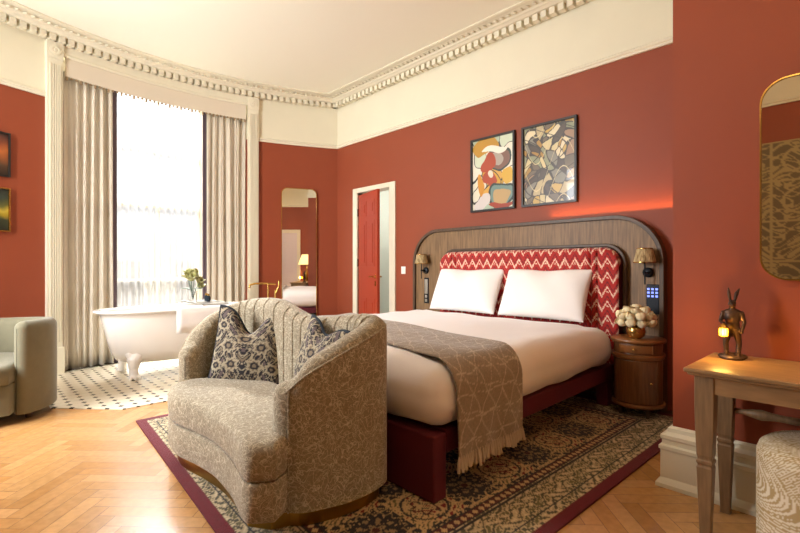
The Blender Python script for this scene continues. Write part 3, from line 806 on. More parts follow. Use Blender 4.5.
# stitched ribs on the inner back
rb = []
for i in range(20, len(P)-20, 5):
    pr = P[i, 12:22]
    c_ = np.array([1.2, 2.6, 0]); 
    rb.append(tube([tuple(p+(np.array([c_[0]-p[0], c_[1]-p[1], 0])/np.hypot(c_[0]-p[0], c_[1]-p[1]))*.001) for p in pr], .005, 5))
mk('stitched_rib', merge(*rb), 'sofa', parent=so, smooth=True)
inner = [tuple(p[18][:2]) for p in P[8:-8:4]]
def seatpoly(fr, shrink=0):
    return catmull([(x, y) for x, y in fr], 6)
front = [(1.07, 3.28), (.955, 3.20), (.89, 3.05), (.865, 2.85), (.895, 2.62), (.912, 2.40), (.895, 2.15), (.865, 2.0), (.845, 1.90), (.86, 1.845), (.94, 1.79)]
fpz = seatpoly([(x+.022, y) for x, y in front])
def stack(poly, zs, c):
    V = []; F = []; n = len(poly)
    for z, s in zs:
        for x, y in poly:
            dx, dy = x-c[0], y-c[1]; l = math.hypot(dx, dy); V.append((x-dx/l*s, y-dy/l*s, z))
    for i in range(len(zs)-1):
        for k in range(n): F.append((i*n+k, i*n+(k+1) % n, (i+1)*n+(k+1) % n, (i+1)*n+k))
    # inner rings to close top
    z0_, z1_ = zs[0][0], zs[-1][0]; m0 = len(V); V += [(c[0], c[1], z0_), (c[0], c[1], z1_+.003)]; b_ = (len(zs)-1)*n
    for k in range(n): F.append((m0, (k+1) % n, k)); F.append((m0+1, b_+k, b_+(k+1) % n))
    return V, F
ins = [(x, y) for x, y in inner]
polyA = fpz+[(1.03, 1.83)]+[p for p in ins if p[0] > 1.10]+[(1.12, 3.3)]
cen = (1.2, 2.55)
mk('seat_base', stack(polyA, [(.10, .015), (.12, 0), (.262, 0), (.272, .01)], cen), 'sofa', parent=so, smooth=True)
cz = [(.274, .03), (.28, .012), (.30, 0), (.36, -.006), (.40, 0), (.425, .014), (.437, .04), (.444, .08), (.447, .14)]
mk('seat_cushion', stack(polyA, cz, cen), 'sofa', parent=so, smooth=True)
outer = [tuple(p[0][:2]) for p in P[6:-6:3]]
plf = [(x+.05, y) for x, y in fpz[6:-8]]
pol = [(1.0, 1.90)]+[(1.32+(x-1.32)*.93, 2.6+(y-2.6)*.955) for x, y in outer][1:-1]+[(1.06, 3.24)]+[p for p in plf if 1.98 < p[1] < 3.15]
pol = [(x, y) for x, y in pol]
mk('plinth', prism(pol, .0135, .105), 'brass', parent=so, smooth=False)

# printed cushions
def floral(U, V_, s=1.0):
    dk = hexa('#282328'); tan = hexa('#867660'); lt = hexa('#B5A78C'); mauve = hexa('#6A5A58')
    x, y = np.abs(U)*s, V_*s
    f = np.sin(9*x+2.2*np.sin(6*y))*np.sin(8*y+2.4*np.cos(7*x)); g_ = np.sin(19*x+2*np.cos(13*y))*np.sin(17*y-2*np.sin(11*x))
    c = np.where((np.abs(f) < .12)[..., None], lt, dk); c = np.where((f > .62)[..., None], tan, c); c = np.where((f > .86)[..., None], dk, c)
    c = np.where((f < -.7)[..., None], mauve, c); c = np.where(((np.abs(g_) < .10) & (np.abs(f) > .2) & (np.abs(f) < .75))[..., None], lt, c)
    for cx_, cy_, r_ in ((0, .28, .26), (.48, -.05, .2), (.34, -.55, .18), (.75, .5, .15), (.8, -.6, .14)):
        R = np.hypot(x-cx_, (y-cy_)*1.25); T = np.arctan2(y-cy_, x-cx_); e = R-r_*(1+.18*np.cos(7*T))
        c = np.where((e < 0)[..., None], tan, c); c = np.where((np.abs(e) < .035)[..., None], lt, c); c = np.where((np.abs(R-r_*.5) < .03)[..., None], dk, c)
    return c
def cushion(loc, rot, sz, lab, notch, seed):
    t_ = thing('scatter_cushion', lab, 'cushion', loc, 0, 'floral scatter cushions', rot=rot)
    n = 110; g, U, V_ = pillow(sz, sz, .15, n=n, notch=notch, ear=.05, wr=.003, seed=seed)
    C1 = floral(U, V_); mk('cover', [(g, 'cush')], parent=t_, smooth=True, col=np.vstack([C1.reshape(-1, 3)*.8]*2), world=False)
    mk('piping', pedge(sz, sz, notch, .05, r=.010), 'navy', parent=t_, smooth=True, world=False)
    return t_
def facing(d): return math.atan2(d[1], d[0])+pi/2      # local -y points along d
cushion((1.405, 2.975, .665), (math.radians(-13), math.radians(3), facing((-.79, -.61))), .51, 'dark floral scatter cushion with dented top standing in the far corner of the loveseat', .17, 1)
cushion((1.40, 2.12, .672), (math.radians(-14), math.radians(6), facing((-.98, .15))), .45, 'dark floral scatter cushion mostly hidden behind the near arm of the loveseat', .06, 2)

# ------------------------------------------------------------------ bathtub
tub = thing('bathtub', 'white freestanding claw-foot bathtub on dotted tiles in front of the window', 'bathtub', (1.82, 5.68, .006))
def ovalpt(t, a_, b_, e=2.5):
    c_, s_ = math.cos(t), math.sin(t); return (a_*math.copysign(abs(c_)**(2/e), c_), b_*math.copysign(abs(s_)**(2/e), s_))
def tubbody():
    secs = [(.40, .20, .17), (.58, .26, .175), (.66, .30, .21), (.705, .325, .30), (.735, .34, .42), (.76, .352, .55), (.79, .365, .68), (.805, .37, .72), (.835, .385, .735), (.86, .40, .748), (.868, .405, .76), (.86, .40, .772), (.835, .382, .775), (.80, .362, .768), (.775, .35, .74), (.745, .335, .60), (.70, .31, .42), (.62, .27, .27), (.5, .2, .235), (.1, .05, .23)]
    secs = [(.1, .05, .165)]+secs
    n = 64; V = []; F = []
    for a_, b_, z in secs:
        for k in range(n):
            x, y = ovalpt(2*pi*k/n, a_, b_); V.append((1.83+x, 5.68+y, z*.945+.004))
    for i in range(len(secs)-1):
        for k in range(n): F.append((i*n+k, i*n+(k+1) % n, (i+1)*n+(k+1) % n, (i+1)*n+k))
    F.append(tuple(range(n))[::-1]); F.append(tuple((len(secs)-1)*n+k for k in range(n)))
    return V, F
mk('tub_body', tubbody(), 'white', parent=tub, smooth=True, auto=False)
def clawfoot(cx, cy, sx, sy):
    P_ = lambda x, y, z: (cx+sx*x*1.25, cy+sy*y*1.1, z)
    g = [tube([P_(.10, .10, .30), P_(.03, .05, .26), P_(-.005, .01, .19), P_(-.01, 0, .11), P_(-.01, -.02, .05)], [.07, .085, .07, .045, .045], 10),
         ell(P_(-.01, -.025, .038), (.055, .052, .034), 12, 8), ell(P_(.06, .05, .27), (.12, .05, .075), 12, 8), ell(P_(-.03, .06, .27), (.05, .07, .06), 12, 8)]
    for k in (-1, 0, 1): g.append(tube([P_(-.01+k*.02, -.03, .05), P_(-.01+k*.035, -.065, .035), P_(-.01+k*.038, -.08, .012)], [.018, .016, .010], 8))
    return merge(*g)
for (x, y, sx, sy) in ((1.30, 5.45, 1, 1), (2.36, 5.45, -1, 1), (1.30, 5.91, 1, -1), (2.36, 5.91, -1, -1)):
    mk('claw_foot', clawfoot(x, y, sx, sy), 'white', parent=tub, smooth=True, remesh=.008)
bm_ = mk('bath_mat', grid(np.array([[(x, y, z) for (y, z) in ((5.262, .47), (5.262, .58), (5.262, .68), (5.264, .727), (5.285, .748), (5.33, .752), (5.355, .737), (5.362, .68), (5.375, .58))] for x in np.linspace(1.66, 2.42, 14)])), 'whitefab', smooth=True, solid=.012, auto=False)
tag(bm_, 'white towelling bath mat folded over the near rim of the bathtub', 'bath mat')
tp = thing('bath_tap', 'tall brass floor-standing bath tap at the right end of the bathtub', 'tap', (2.82, 5.40, .006))
mk('riser', merge(tube([(2.80, 5.40, .007), (2.80, 5.40, .98)], .012, 10), tube([(2.90, 5.40, .007), (2.90, 5.40, .90)], .012, 10), lathe([(.035, 0), (.035, .012), (.013, .02)], 14, (2.80, 5.40, .007)), lathe([(.035, 0), (.035, .012), (.013, .02)], 14, (2.90, 5.40, .007))), 'gold', parent=tp, smooth=True)
mk('spout', merge(tube([(2.90, 5.40, .97), (2.76, 5.41, .985), (2.64, 5.43, .985), (2.58, 5.45, .97), (2.57, 5.45, .93)], .013, 10)), 'gold', parent=tp, smooth=True)
mk('hand_shower', tube([(2.90, 5.38, .86), (2.93, 5.36, .96), (2.93, 5.36, 1.02)], .011, 8), 'gold', parent=tp, smooth=True)
# tray with plant and bottles
ty = mk('bath_tray', merge(box(1.95, 2.25, 5.30, 6.06, .762, .770), box(1.95, 1.965, 5.30, 6.06, .770, .780), box(2.235, 2.25, 5.30, 6.06, .770, .780)), 'steel', bevel=.002)
tag(ty, 'slim metal tray laid across the bathtub', 'tray')
pv = thing('potted_sprig', 'olive green leafy sprig in a clear glass vase on the bath tray', 'plant', (2.03, 5.85, .7705))
mk('vase', lathe([(.045, 0), (.05, .01), (.05, .10), (.055, .13), (.05, .13), (.045, .10), (.045, .012), (.001, .012)], 20), 'glass', parent=pv, smooth=True, world=False)
lg = []; sg_ = []
for k in range(9):
    a_ = k*2.4; r_ = .02+.11*(k/9); zt = .33-.010*k*(k % 3)
    tip = (r_*math.cos(a_), r_*math.sin(a_), zt); sg_.append(tube([(0, 0, .03), (tip[0]*.4, tip[1]*.4, .15), tip], .004, 5))
    for m_ in range(5):
        b_ = a_+m_*1.3; lg.append(xf(ell((.035, 0, 0), (.048, .042, .008), 10, 6), tip, (0, -.5-.2*m_, b_)))
mk('stems', merge(*sg_), 'leafd', parent=pv, world=False, smooth=True)
mk('leaves', merge(*lg), 'leafg', parent=pv, world=False, smooth=True)
ll = []
for k in range(7):
    a_ = k*.9; ll.append(xf(ell((.06, 0, 0), (.055, .016, .005), 8, 6), (.03*math.cos(a_), .03*math.sin(a_), .15), (0, -.15, a_)))
mk('lower_leaves', merge(*ll), 'leafd', parent=pv, world=False, smooth=True)
for x, y in ((2.17, 5.72), (2.19, 5.84)):
    bo = thing('toiletry_bottle', 'small dark toiletry bottle on the bath tray beside the vase', 'bottle', (x, y, .7705), 0, 'toiletry bottles on the bath tray')
    mk('bottle_body', lathe([(.022, 0), (.024, .01), (.024, .055), (.012, .07)], 14), 'navy', parent=bo, world=False, smooth=True)
    mk('cap', lathe([(.013, .071), (.013, .095)], 12), 'gold', parent=bo, world=False, smooth=True)

# ------------------------------------------------------------------ green tub armchair
ac = thing('armchair', 'sage green velvet tub armchair cut off by the left edge of the picture', 'armchair', (.06, 4.98, 0), math.radians(-12))
def tubchair():
    R_ = .50; pl = []
    for k in range(41):
        a_ = math.radians(-42+ (264)*k/40)       # opening towards local -y
        rx, ry = R_*1.0, R_*.98
        z = .76-.015*math.cos((k-20)/20*pi)
        pl.append((rx*math.cos(a_), ry*math.sin(a_), z))
    return pl
Pc = shell([(x*1.04, y, z) for x, y, z in tubchair()], T_=.12, zb=.06)
g = grid(Pc)
mk('back_and_arms', (g[0], g[1][:, ::-1]), 'green', parent=ac, smooth=True, auto=False, world=False)
pl = [(x*.80, y*.80) for x, y, z in tubchair()]
pl2 = pl
sp = stack(pl2+[(-.27, -.41), (-.14, -.445), (0, -.455), (.14, -.445), (.27, -.41)], [(.08, .0), (.30, 0), (.31, .01)], (0, 0)); mk('seat_base', sp, 'green', parent=ac, smooth=True, world=False)
sp = stack(pl2+[(-.27, -.43), (-.14, -.475), (0, -.485), (.14, -.475), (.27, -.43)], [(.312, .01), (.33, 0), (.42, 0), (.445, .02), (.455, .06), (.458, .2)], (0, 0)); mk('seat_cushion', sp, 'green', parent=ac, smooth=True, world=False)
for x, y in ((.36, -.22), (-.36, -.22), (.28, .34), (-.28, .34)):
    mk('leg', lathe([(.02, .0), (.028, .06)], 12, (x, y, .001)), 'wooddark', parent=ac, world=False)

# ------------------------------------------------------------------ nightstand
NX, NY, NR = 3.955, 1.375, .190
ns = thing('nightstand', 'round-fronted dark wood nightstand with drawer and door beside the bed', 'nightstand', (NX, NY, .013))
cyl = lambda r, z0, z1, n=48: lathe([(r-.004, z0), (r, z0+.004), (r, z1-.004), (r-.004, z1)], n, (NX, NY, 0))
mk('body', merge(cyl(NR-.012, .10, .60)), 'night', parent=ns, smooth=True)
mk('table_top', cyl(NR+.012, .60, .625), 'nightedge', parent=ns, smooth=True)
mk('moulding', lathe([(NR-.006, .47), (NR-.002, .475), (NR-.002, .488), (NR+.004, .492), (NR+.004, .508), (NR-.006, .512)], 48, (NX, NY, 0)), 'nightedge', parent=ns, smooth=True)
mk('moulding', cyl(NR+.004, .095, .125), 'nightedge', parent=ns, smooth=True)
def arcpanel(a0, a1, z0, z1, r0, r1, n=14):
    V = []; F = []
    for k in range(n+1):
        a_ = a0+(a1-a0)*k/n
        for r_, z in ((r0, z0), (r1, z0), (r1, z1), (r0, z1)): V.append((NX+r_*math.cos(a_), NY+r_*math.sin(a_), z))
    for k in range(n):
        for q_ in range(4): F.append((k*4+q_, k*4+(q_+1) % 4, (k+1)*4+(q_+1) % 4, (k+1)*4+q_))
    F += [(0, 1, 2, 3), tuple(n*4+i for i in (3, 2, 1, 0))]; return V, F
am = math.atan2(-NY, -NX)
dr = mk('drawer', arcpanel(am-.75, am+.55, .525, .585, NR-.014, NR+.003), 'nightedge', parent=ns, bevel=.003)
kx = lambda a_, z: (NX+(NR-.002)*math.cos(a_), NY+(NR-.002)*math.sin(a_), z)
def knob(a_, z): return merge(tube([kx(a_, z), (NX+(NR+.012)*math.cos(a_), NY+(NR+.012)*math.sin(a_), z)], .004, 8), ell((NX+(NR+.018)*math.cos(a_), NY+(NR+.018)*math.sin(a_), z), .010, 12, 8))
mk('knob', knob(am-.15, .555), 'gold', parent=dr, smooth=True)
dp = mk('door', arcpanel(am-.95, am+.75, .135, .462, NR-.014, NR+.002), 'night', parent=ns, bevel=.003)
mk('knob', knob(am+.45, .30), 'gold', parent=dp, smooth=True)
for k in range(4):
    a_ = am+.5+k*pi/2; mk('foot', lathe([(.012, 0), (.022, .03), (.015, .05), (.024, .08)], 12, (NX+.14*math.cos(a_), NY+.14*math.sin(a_), .014)), 'wooddark', parent=ns, smooth=True)
# vase of roses
VX, VY, VZ = 3.90, 1.37, .6255
vs = thing('rose_vase', 'bouquet of cream roses in a round brass vase on the nightstand', 'vase of flowers', (VX, VY, VZ))
mk('vase', lathe([(.035, 0), (.06, .02), (.072, .055), (.065, .09), (.05, .108), (.055, .115), (.045, .112), (.058, .088), (.062, .055), (.05, .02), (.001, .015)], 28), 'gold', parent=vs, smooth=True, world=False)
def rosemesh():
    g = [ell((0, 0, .002), (.014, .014, .020), 10, 8)]
    for L_, (nr, rr, top, fl) in enumerate(((3, .018, 60, .0), (4, .023, 52, .002), (5, .028, 40, .003), (5, .033, 24, .005))):
        for k in range(nr):
            a_ = 2*pi*k/nr+L_*.6; hw = 1.15*pi/nr*1.15
            P_ = np.zeros((8, 7, 3))
            for i in range(8):
                for j in range(7):
                    s_ = (i/7-.5)*2; t_ = j/6
                    el = math.radians(-75+(75+top-10*s_*s_)*t_); az = a_+s_*hw*(.6+.4*math.sin(t_*pi*.5))
                    r_ = rr+.0025*s_+fl*max(0, t_-.65)/.35
                    P_[i, j] = (r_*math.cos(el)*math.cos(az), r_*math.cos(el)*math.sin(az), rr*math.sin(el)*1.05)
            v, f = grid(P_); g.append((v.tolist(), f.tolist()))
    return merge(*g)
r0 = mk('rose', rosemesh(), 'rose', parent=vs, smooth=True, world=False, auto=False)
spots = [(0, 0, .25)]+[(.07*math.cos(a_), .07*math.sin(a_), .225) for a_ in np.arange(6)*1.047+.3]+[(.112*math.cos(a_), .112*math.sin(a_), .185) for a_ in np.arange(10)*.628]+[(.115*math.cos(a_), .115*math.sin(a_), .135) for a_ in np.arange(9)*.698+.35]
for k, (x, y, z) in enumerate(spots):
    o = r0 if k == 0 else r0.copy()
    if k: COL.objects.link(o)
    o.location = (x, y, z); o.scale = (1.12,)*3; o.rotation_euler = (-y*6, x*6, k*1.7)
mk('foliage', merge(*[xf(ell((.04, 0, 0), (.05, .02, .004), 8, 6), (.045*math.cos(a_), .045*math.sin(a_), .125), (0, -.1, a_)) for a_ in np.arange(9)*.7]), 'leafd', parent=vs, smooth=True, world=False)

# ------------------------------------------------------------------ wall sconces, keypad, phone plate, switch
def sconce(y, lab):
    t_ = thing('wall_sconce', lab, 'wall lamp', (X1, y, 1.15), 0, 'pleated bedside sconces')
    mk('backplate', xf(lathe([(.042, 0), (.042, .02), (.034, .028)], 24), (-.0005, 0, 0), (0, -pi/2, 0)), 'darkmetal', parent=t_, world=False, smooth=True)
    mk('arm', merge(tube([(-.025, 0, 0), (-.09, 0, 0)], .009, 10), tube([(-.09, 0, -.10), (-.09, 0, .10)], .006, 8), ell((-.09, 0, 0), .013, 12, 8)), 'darkmetal', parent=t_, world=False, smooth=True)
    n = 56; V = []; F = []
    for i, (r_, z) in enumerate(((.085, .085), (.058, .20), (.056, .20), (.083, .085))):
        for k in range(n):
            rr = r_*(1+(.02 if k % 2 else -.02)); a_ = 2*pi*k/n; V.append((-.09+rr*math.cos(a_), rr*math.sin(a_), z))
    for i in range(4):
        for k in range(n): F.append((i*n+k, i*n+(k+1) % n, ((i+1) % 4)*n+(k+1) % n, ((i+1) % 4)*n+k))
    s_ = mk('lamp_shade', (V, F), 'shade', parent=t_, world=False)
    for r_, z_ in ((.086, .085), (.059, .20)):
        mk('shade_rim', tube([(-.09+r_*math.cos(a_), r_*math.sin(a_), z_) for a_ in np.arange(32)*pi/16], .004, 6, True), 'gold', parent=s_, world=False, smooth=True)
sconce(3.955, 'small pleated wall sconce with dark bracket on the wood panel, left of the pillows')
sconce(1.375, 'small pleated wall sconce with dark bracket above the roses and keypad')
kp = thing('keypad', 'black keypad with nine lit buttons on the wood panel above the roses', 'keypad', (X1, 1.355, .87))
mk('plate', box(X1-.012, X1-.0005, 1.29, 1.39, .80, 1.05), 'darkmetal', parent=kp, bevel=.004)
mk('button', merge(*[box(X1-.016, X1-.0125, 1.308+i*.032-.009, 1.308+i*.032+.009, .95+j*.03-.008, .95+j*.03+.008) for i in range(3) for j in range(3)]), 'led', parent=kp)
pp = thing('switch_plate', 'tall metal switch plate on the wood panel under the left sconce', 'switch plate', (X1, 3.95, .8))
mk('plate', box(X1-.01, X1-.0005, 3.91, 3.985, .74, 1.06), 'darkmetal', parent=pp, bevel=.003)
mk('cover', box(X1-.016, X1-.0105, 3.922, 3.973, .86, 1.04), 'steel', parent=pp, bevel=.003)
mk('button', merge(box(X1-.016, X1-.0105, 3.93, 3.965, .81, .845), box(X1-.016, X1-.0105, 3.93, 3.965, .76, .795)), 'steel', parent=pp, bevel=.003)
sw = thing('light_switch', 'small white light switch on the red wall beside the bathroom door', 'switch', (XA, 4.45, 1.13))
mk('plate', box(XA-.009, XA-.0005, 4.41, 4.49, 1.10, 1.20), 'plasticw', parent=sw, bevel=.003)
mk('rocker', box(XA-.014, XA-.0095, 4.435, 4.465, 1.125, 1.175), 'plasticw', parent=sw, bevel=.002)

# ------------------------------------------------------------------ pictures
def vor(U, V_, n, seed, pal, lw_=.02, swirl=0):
    r = np.random.default_rng(seed); px, py = r.uniform(-.1, 1.1, n), r.uniform(-.1, 1.4, n)
    x = U+swirl*np.sin(9*V_+2*U)+.5*swirl*np.sin(17*U); y = V_*1.35+swirl*np.cos(8*U+3*V_)
    D = np.stack([np.hypot(x-a_, (y-b_)*(.6+.8*((i*37) % 10)/10)) for i, (a_, b_) in enumerate(zip(px, py))], -1)
    idx = D.argmin(-1); sd = np.sort(D, -1); edge = (sd[..., 1]-sd[..., 0]) < lw_
    pl_ = np.array([hexa(c) for c in pal]); c = pl_[idx % len(pal)]
    return c, edge
def art1(U0, V0):
    U = U0+.035*np.sin(11*V0+2)+.02*np.sin(23*U0+5*V0); V_ = V0+.03*np.sin(9*U0+1)+.015*np.sin(21*V0)
    c, e = vor(U, V_, 16, 3, ['#D9D2BC', '#C9D2B8', '#E1D8C6', '#C99A3A', '#DAD6C8', '#A9B9A0', '#CFA049'], .018, .09)
    c = np.where(e[..., None], hexa('#3A3A36'), c)
    def blob(cx, cy, rx, ry, col, line=None, a0=None):
        nonlocal c
        R = np.hypot((U-cx)/rx, (V_-cy)/ry); c = np.where((R < 1)[..., None], hexa(col), c)
        if line: c = np.where((np.abs(R-1) < .09)[..., None], hexa(line), c)
    blob(.3, .9, .35, .14, '#B98A30'); blob(.66, .68, .27, .15, '#7C5B50', '#3C4A44'); blob(.62, .70, .17, .09, '#A79C90')
    blob(.42, .62, .17, .14, '#A6452C'); blob(.45, .42, .16, .09, '#A6452C'); blob(.49, .46, .08, .045, '#D9D2BC'); blob(.45, .33, .07, .05, '#A6452C')
    blob(.68, .19, .3, .17, '#6F8A82', '#33403E'); blob(.70, .17, .2, .11, '#B89A6A'); blob(.72, .05, .3, .05, '#9C3F2A'); blob(.25, .1, .17, .1, '#CFC6C0'); blob(.88, .45, .13, .1, '#D0A53E'); blob(.2, .35, .1, .17, '#C88B33'); blob(.5, .82, .3, .05, '#E7E2D2')
    return c
def art2(U, V_):
    c, e = vor(U, V_, 80, 11, ['#B9A67C', '#6B5C48', '#CDBB88', '#8A8C6C', '#A9803A', '#D8C9A4', '#4A3C34', '#C2A050', '#9C7A5C', '#7F7A6C'], .016, .07)
    c = np.where(e[..., None], hexa('#39302A'), c)
    q = np.abs(np.sin(6*U+2.5*np.sin(7*V_)+.5)) < .09; c = np.where(q[..., None], hexa('#3A3228'), c)
    q = np.abs(np.sin(9*V_+2.8*np.sin(6*U)+2)) < .05; c = np.where(q[..., None], hexa('#D9C795'), c); return c
def sunset(U, V_, warm):
    if warm: st_ = [(0, '#2A1C16'), (.25, '#4A3524'), (.45, '#8A4A22'), (.62, '#B2602A'), (.8, '#7A3A22'), (1, '#3A211C')]
    else: st_ = [(0, '#1A211A'), (.3, '#39402A'), (.42, '#A08A28'), (.5, '#B9A23C'), (.62, '#5A5B2C'), (.8, '#2E3A30'), (1, '#232C28')]
    z = V_+.04*np.sin(9*U)+.02*np.sin(31*U+9*V_); C_ = np.array([hexa(c) for _, c in st_]); k = [s for s, _ in st_]
    return np.stack([np.interp(z, k, C_[:, i]) for i in range(3)], -1)
def picture(lab, w_, h_, fn, loc, rz, fm='black', fw=.022, dp=.035, group=None, mount=False):
    t_ = thing('framed_picture', lab, 'picture', loc, rz, group)            # faces local -y, back on y=0
    out_ = [(-w_/2, -h_/2), (w_/2, -h_/2), (w_/2, h_/2), (-w_/2, h_/2)]; fr = fw
    gs = [box(-w_/2, w_/2, -dp, -.001, -h_/2, -h_/2+fr), box(-w_/2, w_/2, -dp, -.001, h_/2-fr, h_/2), box(-w_/2, -w_/2+fr, -dp, -.001, -h_/2+fr, h_/2-fr), box(w_/2-fr, w_/2, -dp, -.001, -h_/2+fr, h_/2-fr)]
    mk('frame', merge(*gs), fm, parent=t_, world=False)
    nu_, nv_ = 150, 200; u = np.linspace(0, 1, nu_); v = np.linspace(0, 1, nv_); U, V_ = np.meshgrid(u, v, indexing='ij')
    P_ = np.stack([(U-.5)*(w_-2*fr), np.full_like(U, -dp*.45), (V_-.5)*(h_-2*fr)], -1)
    g_ = grid(P_)
    mk('canvas', [(g_, 'art'), (box(-w_/2+fr, w_/2-fr, -dp*.43, -.001, -h_/2+fr, h_/2-fr), 'art')], parent=t_, world=False, col=np.vstack([fn(U, V_).reshape(-1, 3), np.full((8, 3), .3)]))
    return t_
picture('black-framed abstract painting with red curl on pale ground, left of the pair above the bed', .587, .835, art1, (XA, 3.008, 2.24), -pi/2, group='abstract paintings above the bed')
picture('black-framed busy ochre and brown abstract painting, right of the pair above the bed', .60, .835, art2, (XA, 2.33, 2.24), -pi/2, group='abstract paintings above the bed')
for z, h_, lab, wm, fm in ((2.345, .45, 'dark-framed glowing orange landscape picture, upper of the two at the left edge', True, 'black'), (1.78, .45, 'gold-framed olive green landscape picture, lower of the two at the left edge', False, 'gold')):
    uc = .05; n_ = bown(uc); picture(lab, .60, h_, (lambda U, V_, wm=wm: sunset(U, V_, wm)), (uc+n_[0]*.004, bow(uc)+n_[1]*.004, z), math.atan2(n_[1], n_[0])+pi/2, fm=fm, fw=.014, group='landscape pictures on the window wall')

# ------------------------------------------------------------------ mirrors
uc = 3.735; n_ = bown(uc)
mi = thing('wall_mirror', 'tall narrow round-cornered mirror on the red wall right of the window', 'mirror', (uc+n_[0]*.012, bow(uc)+n_[1]*.012, 0), math.atan2(n_[1], n_[0])+pi/2)
def ymap(g): return [(-p[1]*-1, p[0], p[2]) for p in g[0]], g[1]     # (x,y,z)->(y,x,z)
lo = rrect(-.27, .27, .33, 2.40, .09, 8); li = rrect(-.26, .26, .34, 2.39, .082, 8)
mk('glass', ymap(prismX(li, -.018, 0)), 'mirror', parent=mi, world=False)
mk('frame', ymap(ringX(lo, li, -.026, 0)), 'gold', parent=mi, world=False)
mi = thing('wall_mirror', 'wide round-cornered mirror with thin gold frame above the console table', 'mirror', (XC-.002, 0, 0))
lo = rrect(-.52, .416, 1.135, 2.09, .11, 10); li = rrect(-.513, .409, 1.142, 2.083, .103, 10)
mk('glass', prismX(li, XC-.028, XC-.002), 'mirror', parent=mi)
mk('frame', ringX(lo, li, XC-.036, XC-.002), 'gold', parent=mi)

# patterned panel reflected in the right mirror
def panelcol(U, V_):
    dk = hexa('#6A5A40'); lt = hexa('#9F8A5C'); x, y = U*4, V_*5
    ix, iy = np.floor(x), np.floor(y); u, v = (x-ix)*2-1, (y-iy)*2-1; R = np.hypot(u, v); T = np.arctan2(v, u)
    k = (ix*3+iy*5) % 4
    f = np.sin(5*u+2*np.sin(4*v+k)+k)*np.sin(6*v+2*np.cos(5*u+k*2))
    c = np.where((np.abs(f) < .18)[..., None], lt, dk); c = np.where((f > .6)[..., None], lt, c)
    c = np.where(((R < .75) & (R > .66))[..., None] & (k > 1)[..., None], lt, c); c = np.where(((np.abs(u) > .94) | (np.abs(v) > .94))[..., None], lt, c)
    return c
u = np.linspace(0, 1, 200); U, V_ = np.meshgrid(u, u, indexing='ij')
P_ = np.stack([np.full_like(U, XL+.04), -.5+U*2.8, .35+V_*2.28], -1); g_ = grid(P_)
wp = mk('tapestry_panel', [(g_, 'attr'), (box(XL+.001, XL+.039, -.5, 2.3, .35, 2.63), 'wooddark')], col=np.vstack([panelcol(U, V_).reshape(-1, 3), np.full((8, 3), .1)]))
tag(wp, 'bronze figured wall panel seen in the mirror above the console table', 'wall panel')

# ------------------------------------------------------------------ console table, hare lamp, table lamp, stool
ct = thing('console_table', 'slim oak console table with tapered ringed legs against the red pier', 'table', (2.54, -.15, 0))
TX0, TX1, TY0, TY1 = 2.27, 2.80, -.95, .605
mk('table_top', merge(box(TX0, TX1, TY0, TY1, .742, .76), box(TX0+.012, TX1, TY0+.012, TY1-.012, .730, .742)), 'oak', parent=ct, bevel=.005)
def leg(cx, cy):
    secs = [(.036, .729), (.036, .60), (.034, .50), (.030, .385), (.027, .372), (.027, .366), (.031, .360), (.031, .350), (.027, .344), (.027, .338), (.030, .330), (.019, .001)]
    V = []; F = []
    for s_, z in secs: V += [(cx-s_, cy-s_, z), (cx+s_, cy-s_, z), (cx+s_, cy+s_, z), (cx-s_, cy+s_, z)]
    for i in range(len(secs)-1):
        for k in range(4): F.append((i*4+k, i*4+(k+1) % 4, (i+1)*4+(k+1) % 4, (i+1)*4+k))
    F += [(0, 1, 2, 3), tuple(len(secs)*4-4+k for k in (3, 2, 1, 0))]; return V, F
lx0, lx1, ly0, ly1 = 2.34, 2.70, TY0+.09, .535
for x in (lx0, lx1):
    for y in (ly0, ly1): mk('leg', leg(x, y), 'oakleg', parent=ct, bevel=.003)
mk('apron', merge(box(lx0-.03, lx0-.01, ly0+.036, ly1-.036, .655, .729), box(lx1+.01, lx1+.03, ly0+.036, ly1-.036, .655, .729), box(lx0+.036, lx1-.036, ly1+.005, ly1+.025, .655, .729), box(lx0+.036, lx1-.036, ly0-.025, ly0-.005, .655, .729)), 'oak', parent=ct)
yy = np.linspace(ly1-.037, ly0+.037, 40); rr = [.014+.006*math.sin(pi*i/39) for i in range(40)]
for i in (3, 36): rr[i] = .026
rr[2] = rr[4] = .020; rr[1] = .012
mk('stretcher', tube([(lx1, y, .505) for y in yy], rr, 12), 'oakleg', parent=ct, smooth=True)

